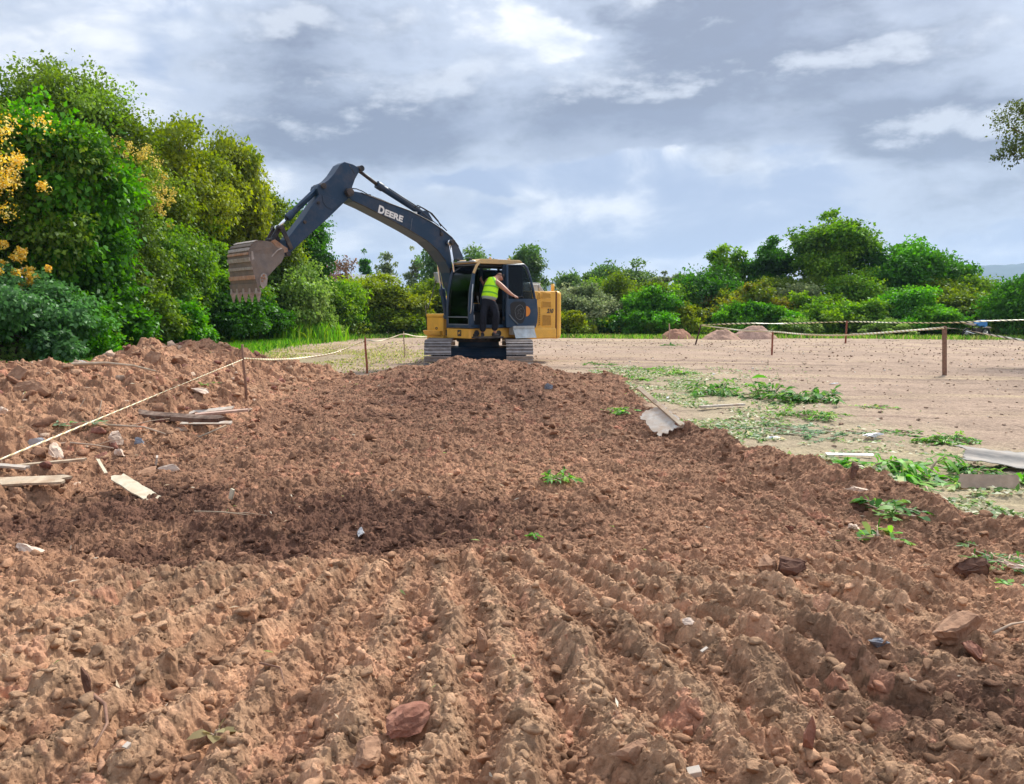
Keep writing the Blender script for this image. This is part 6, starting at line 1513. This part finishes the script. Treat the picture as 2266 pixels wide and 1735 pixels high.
BT = [('white_chip', 'small white tile chip at the bottom right of the soil', 1536, 1705, .022, .016, .010, 'wood_white'), ('white_chip', 'tiny white splinter right of the furrows', 1558, 1443, .022, .007, .005, 'wood_white'),
      ('white_chip', 'white chip low at the bottom left', 280, 1645, .013, .009, .008, 'wood_white'), ('white_chip', 'white tile standing on the heap above the orange-tan stone', 347, 1034, .035, .01, .05, 'wood_white'),
      ('white_chip', 'small upright cream chip in the damp soil', 513, 1103, .02, .01, .045, 'wood_cream'), ('white_chip', 'white rag on the top edge of the spoil heap', 184, 794, .14, .08, .05, 'plastic'),
      ('white_chip', 'white scrap at the left edge of the heap', 4, 912, .07, .05, .09, 'paper'), ('white_chip', 'white scrap on the ground above the T-shaped board', 1477, 886, .075, .05, .06, 'plastic'),
      ('white_chip', 'white scrap among the leaves beside the far sprigs', 1580, 830, .10, .07, .03, 'plastic'), ('white_chip', 'white torn scrap on the bare field', 1845, 852, .13, .08, .04, 'plastic')]
for i, (nm, lb, u_, v_, a_, b_, c_, mt_) in enumerate(BT):
    lay(crumple(1, 60 + i, a_, b_, c_) if mt_ in ('plastic', 'paper') else MB().box((0, 0, 0), (a_ * 2, b_ * 2, c_ * 2)), nm, lb, 'scrap', M[mt_], u_, v_, R(37 * i), (R(9), R(-12)), c_ * .8, None, 0 if mt_ in ('plastic', 'paper') else .002)
lay(crumple(1, 81, .11, .07, .055), 'crumpled_paper', 'pinkish crumpled paper bag on the edge of the dug soil', 'paper', M['paper'], 1900, 1095, R(-15), (0, 0), .04)
lay(crumple(1, 82, .06, .045, .05), 'crumpled_paper', 'whitish crumpled scrap below the pinkish paper bag', 'paper', M['paper'], 1892, 1172, R(25), (0, 0), .03)
lay(crumple(1, 83, .10, .06, .05), 'crumpled_paper', 'cream and orange crumpled paper at the right edge', 'paper', M['paper'], 2238, 1258, R(-18), (0, 0), .05)
lay(crumple(1, 84, .18, .11, .08), 'plastic_bag', 'clear white plastic bag lying right of the leafy sprigs', 'bag', M['plastic'], 1925, 972, R(10), (0, 0), .04)
lay(crumple(1, 85, .15, .09, .06), 'plastic_bag', 'white plastic bag at the edge of the dug soil', 'bag', M['plastic'], 1712, 972, R(-12), (0, 0), .03)
# T-shaped board at the edge
tb_ = lay(sheet(.52, .36, 0, .004, 90, .022, .014), 'torn_board', 'torn whitish panel with a batten, tipped on the dug edge', 'board', M['wood_white'], 1462, 952, R(112), (R(-24), R(-20)), .12)
MB().box((.05, -.13, .03), (.7, .05, .03)).box((.55, -.13, .03), (.5, .06, .03)).build('batten', M['wood_pale'], tb_, .004)
lay(board(.85, .07, .03, .02, 41), 'batten', 'white batten lying among the litter on the field edge', 'batten', M['wood_white'], 1598, 905, R(22), (0, 0), .03)
lay(board(.48, .07, .008, .02, 42), 'batten', 'white flat strip between the plastic bags and the palm fronds', 'batten', M['plastic'], 1880, 1012, R(-6), (R(6), 0), .03)
lay(sheet(1.15, .42, 1.5, .016, 43, .03, .008, .03), 'corrugated_sheet', 'broken grey corrugated sheet at the right edge', 'sheet', M['cement'], 2262, 1036, R(-14), (R(16), R(4)), .07)
lay(board(.50, .13, .02, .03, 44), 'brown_board', 'brown board standing on edge in front of the corrugated sheet', 'board', M['wood_brown'], 2188, 1082, R(-4), (R(62), 0), .06)
lay(crumple(1, 86, .05, .03, .045), 'white_chip', 'torn white paper corner on the right end of the brown board', 'scrap', M['plastic'], 2236, 1078, 0, (0, 0), .05)
pl_ = lay(MB().box((0, 0, .12), (1.6, .8, .05)).box((0, .1, .2), (1.3, .7, .05)).box((.5, 0, .06), (.12, .8, .1)).box((-.5, 0, .06), (.12, .8, .1)).box((0, 0, .06), (.12, .8, .1)), 'pallet', 'broken dark pallet lying by the weeds near the far stake', 'pallet', M['wood_dark'], 1912, 748, R(8), (R(3), R(2)), 0.0)

# sprigs and cut branches of green leaves
def sprig(label, u, v, r_, h_, nst, nleaf, ll, pal, seed, cat='cut branch', name='cut_branch', wid=.16, droop=.5, group='cut green branches beside the dug soil'):
    g_ = np.random.default_rng(seed); p = on_ground(u, v); z = tz(p.x, p.y); r_ *= 1.18; h_ *= 1.2; nleaf = int(nleaf * 1.5); nst = int(nst * 1.3)
    root = empty(name, (p.x, p.y, z)); tag(root, label, cat, group)
    stm = MB(); pos = []; dr = []
    for i in range(nst):
        a_ = g_.uniform(0, 6.28); el = g_.uniform(.05, .9); L_ = r_ * g_.uniform(.5, 1.1); d = Vector((math.cos(a_) * math.cos(el), math.sin(a_) * math.cos(el), math.sin(el) * h_ / r_))
        b0 = Vector((g_.normal() * r_ * .3, g_.normal() * r_ * .25, .01)); pts_ = [b0 + d * L_ * t - Vector((0, 0, droop * L_ * t * t * .6)) for t in (0, .33, .66, 1)]
        for q in pts_: q.z = max(q.z, .012)
        stm.tube(pts_, [.006 + ll * .03, .005 + ll * .02, .004, .003], 5)
        for k in range(int(nleaf / nst)):
            t = g_.uniform(.15, 1); j = min(int(t * 3), 2); q = pts_[j].lerp(pts_[j + 1], t * 3 - j); pos.append(q[:]); w_ = d + Vector(g_.normal(size=3)) * .7; w_.z = abs(w_.z) * .5 - droop * .3; dr.append(w_[:])
    stm.build('stem', M['wood_brown'], root)
    pos = np.array(pos); dr = np.array(dr); n_ = len(pos); ln_ = ll * g_.uniform(.6, 1.25, n_)
    # two segment arched leaves
    d = dr / np.linalg.norm(dr, axis=1, keepdims=True); sd = np.cross(d, np.array([0, 0, 1.0]) + g_.normal(size=(n_, 3)) * .3); sd /= np.linalg.norm(sd, axis=1, keepdims=True)
    W_ = (ln_ * wid)[:, None]; Ln = ln_[:, None]; dn_ = np.array([[0, 0, -1.0]])
    a0 = pos; a1 = pos + d * Ln * .4 + dn_ * Ln * .02; a2 = pos + d * Ln * .75 + dn_ * Ln * .14 * (1 + droop); a3 = pos + d * Ln + dn_ * Ln * .32 * (1 + droop)
    V_ = np.stack([a0, a1 + sd * W_, a2 + sd * W_ * .75, a3, a2 - sd * W_ * .75, a1 - sd * W_], 1); V_[..., 2] = np.maximum(V_[..., 2], .008 + .01 * g_.random(V_.shape[:2])); V_ = V_.reshape(-1, 3)
    b_ = np.arange(n_)[:, None] * 6; F_ = np.concatenate([b_ + np.array([[0, 1, 2, 5]]), b_ + np.array([[5, 2, 3, 4]])])
    c_ = np.repeat(np.array(pal)[g_.choice(len(pal), n_)] * g_.uniform(.7, 1.35, (n_, 1)), 6, 0)
    np_obj('leaves', V_, F_, M['leaf'], root, col=np.clip(c_, .01, .9)); return root
VIV = [(.10, .28, .03), (.18, .38, .05), (.05, .17, .02), (.28, .36, .10)]; MIX = [(.08, .22, .03), (.16, .28, .06), (.05, .14, .03)]; GRY = [(.16, .24, .14), (.28, .34, .24), (.10, .20, .07)]
sprig('big bright clump of long drooping leaves nearest the corrugated sheet on its left', 1975, 1050, .46, .48, 20, 240, .25, VIV, 1, wid=.10, droop=.9)
sprig('bright trailing leaves right of the big drooping clump', 2060, 1068, .42, .2, 12, 110, .17, VIV, 2, wid=.11, droop=.7)
sprig('dark glossy leaves between the trailing leaves and the corrugated sheet', 2140, 1045, .30, .16, 12, 110, .14, MIX, 3, wid=.12)
sprig('bright leaves in front of the corrugated sheet at the right edge', 2245, 1062, .30, .16, 10, 80, .17, VIV, 4, wid=.11, droop=.7)
sprig('rounded vivid green clump on the field above the corrugated sheet', 2110, 978, .40, .26, 16, 260, .09, VIV, 5, wid=.2)
sprig('large heap of dark cut branches at the middle of the litter', 1600, 872, .75, .55, 22, 420, .17, MIX, 6, wid=.13)
sprig('spreading branch with pointed leaves right of the large heap', 1790, 886, .70, .40, 14, 230, .20, MIX, 7, wid=.13, droop=.2)
sprig('upright green blade leaves between the large heap and the spreading branch', 1705, 880, .30, .5, 7, 40, .30, MIX, 8, wid=.12, droop=.2)
sprig('feathery bright green patch below the pointed-leaf branch', 1780, 925, .48, .30, 18, 420, .08, VIV, 9, wid=.16)
sprig('greyish heap of leaves behind the plastic bags', 1760, 955, .75, .12, 20, 420, .10, GRY, 10, wid=.2)
sprig('bright green sprigs farthest up the litter strip near the mound', 1395, 842, .60, .22, 14, 260, .12, VIV, 11, wid=.16)
sprig('vivid little bush of cut leaves left of the large heap', 1490, 828, .50, .30, 16, 300, .12, VIV, 12, wid=.16)
sprig('flat bright leaves just left of the vivid little bush', 1448, 818, .48, .12, 12, 160, .12, VIV, 13, wid=.16)
sprig('small green sprig beside the upper end of the T-shaped board', 1385, 908, .32, .16, 10, 120, .11, VIV, 14, wid=.16)
sprig('loose green leaves on the field right of the litter', 1925, 902, .28, .08, 8, 70, .09, VIV, 15, wid=.16)
sprig('yellow-green leaves right of the plastic bag', 1995, 962, .34, .10, 10, 120, .08, MIX, 16, wid=.2)
sprig('small green leaves at the right edge of the field', 2252, 1005, .22, .10, 8, 60, .09, VIV, 17, wid=.2)
sprig('bright green seedling tuft in the middle of the dug soil', 1248, 1066, .15, .14, 12, 60, .11, VIV, 18, 'plant', 'green_tuft', .13, .4, None)
sprig('broad green leaves on the berm right of the pinkish paper bag', 1985, 1128, .30, .12, 10, 80, .11, MIX, 19, wid=.2, droop=.2)
sprig('upright leaves poking from the berm below the crumpled scrap', 1945, 1182, .16, .16, 7, 26, .14, VIV, 20, wid=.14, droop=.2)
sprig('trampled grass and pale leaf at the right edge above the dark clod', 2190, 1228, .26, .10, 14, 150, .09, MIX, 21, wid=.08)
sprig('few green leaves by the foot of the dark clod at the right edge', 2262, 1300, .10, .06, 5, 20, .08, VIV, 22, wid=.18)
sprig('dark green sprigs beside the right hand track on the field', 1330, 808, .50, .16, 10, 130, .13, MIX, 23, wid=.14)
sprig('thin green runner stems on the spoil heap under the tape', 418, 838, .34, .22, 12, 60, .09, MIX, 24, 'plant', 'green_tuft', .14, .5, None)
sprig('faded green leaves on the heap near the forked twigs', 150, 918, .26, .10, 10, 70, .09, GRY, 25, 'plant', 'green_tuft', .2, .5, None)
sprig('small single green shoot in the soil right of the damp hollow', 1182, 1188, .04, .05, 3, 6, .07, VIV, 26, 'plant', 'green_tuft', .16, .2, None)
sprig('dark green sprig in front of the leftmost dirt pile by the pale stake', 1478, 765, .45, .2, 8, 70, .18, MIX, 27, wid=.16)
sprig('withered curled leaf standing in the soil at the bottom left', 478, 1640, .03, .06, 3, 5, .09, [(.30, .26, .14), (.24, .20, .10)], 28, 'leaf', 'dry_leaf', .28, .1, None)

# ------------------------------------------------------------------ the air
if HAZE:
    hz = MB().bx(-4200, 5600, -60, 4000, -9, 260).build('haze', None); tag(hz, kind='stuff')
    hm = bpy.data.materials.new('haze_air'); hm.use_nodes = True; t = hm.node_tree; t.nodes.clear()
    o_ = t.nodes.new('ShaderNodeOutputMaterial'); pv = t.nodes.new('ShaderNodeVolumePrincipled'); pv.inputs['Density'].default_value = HAZE; pv.inputs['Color'].default_value = (.50, .70, 1.0, 1)
    pv.inputs['Anisotropy'].default_value = .2
    t.links.new(pv.outputs[0], o_.inputs['Volume']); hz.data.materials.append(hm)
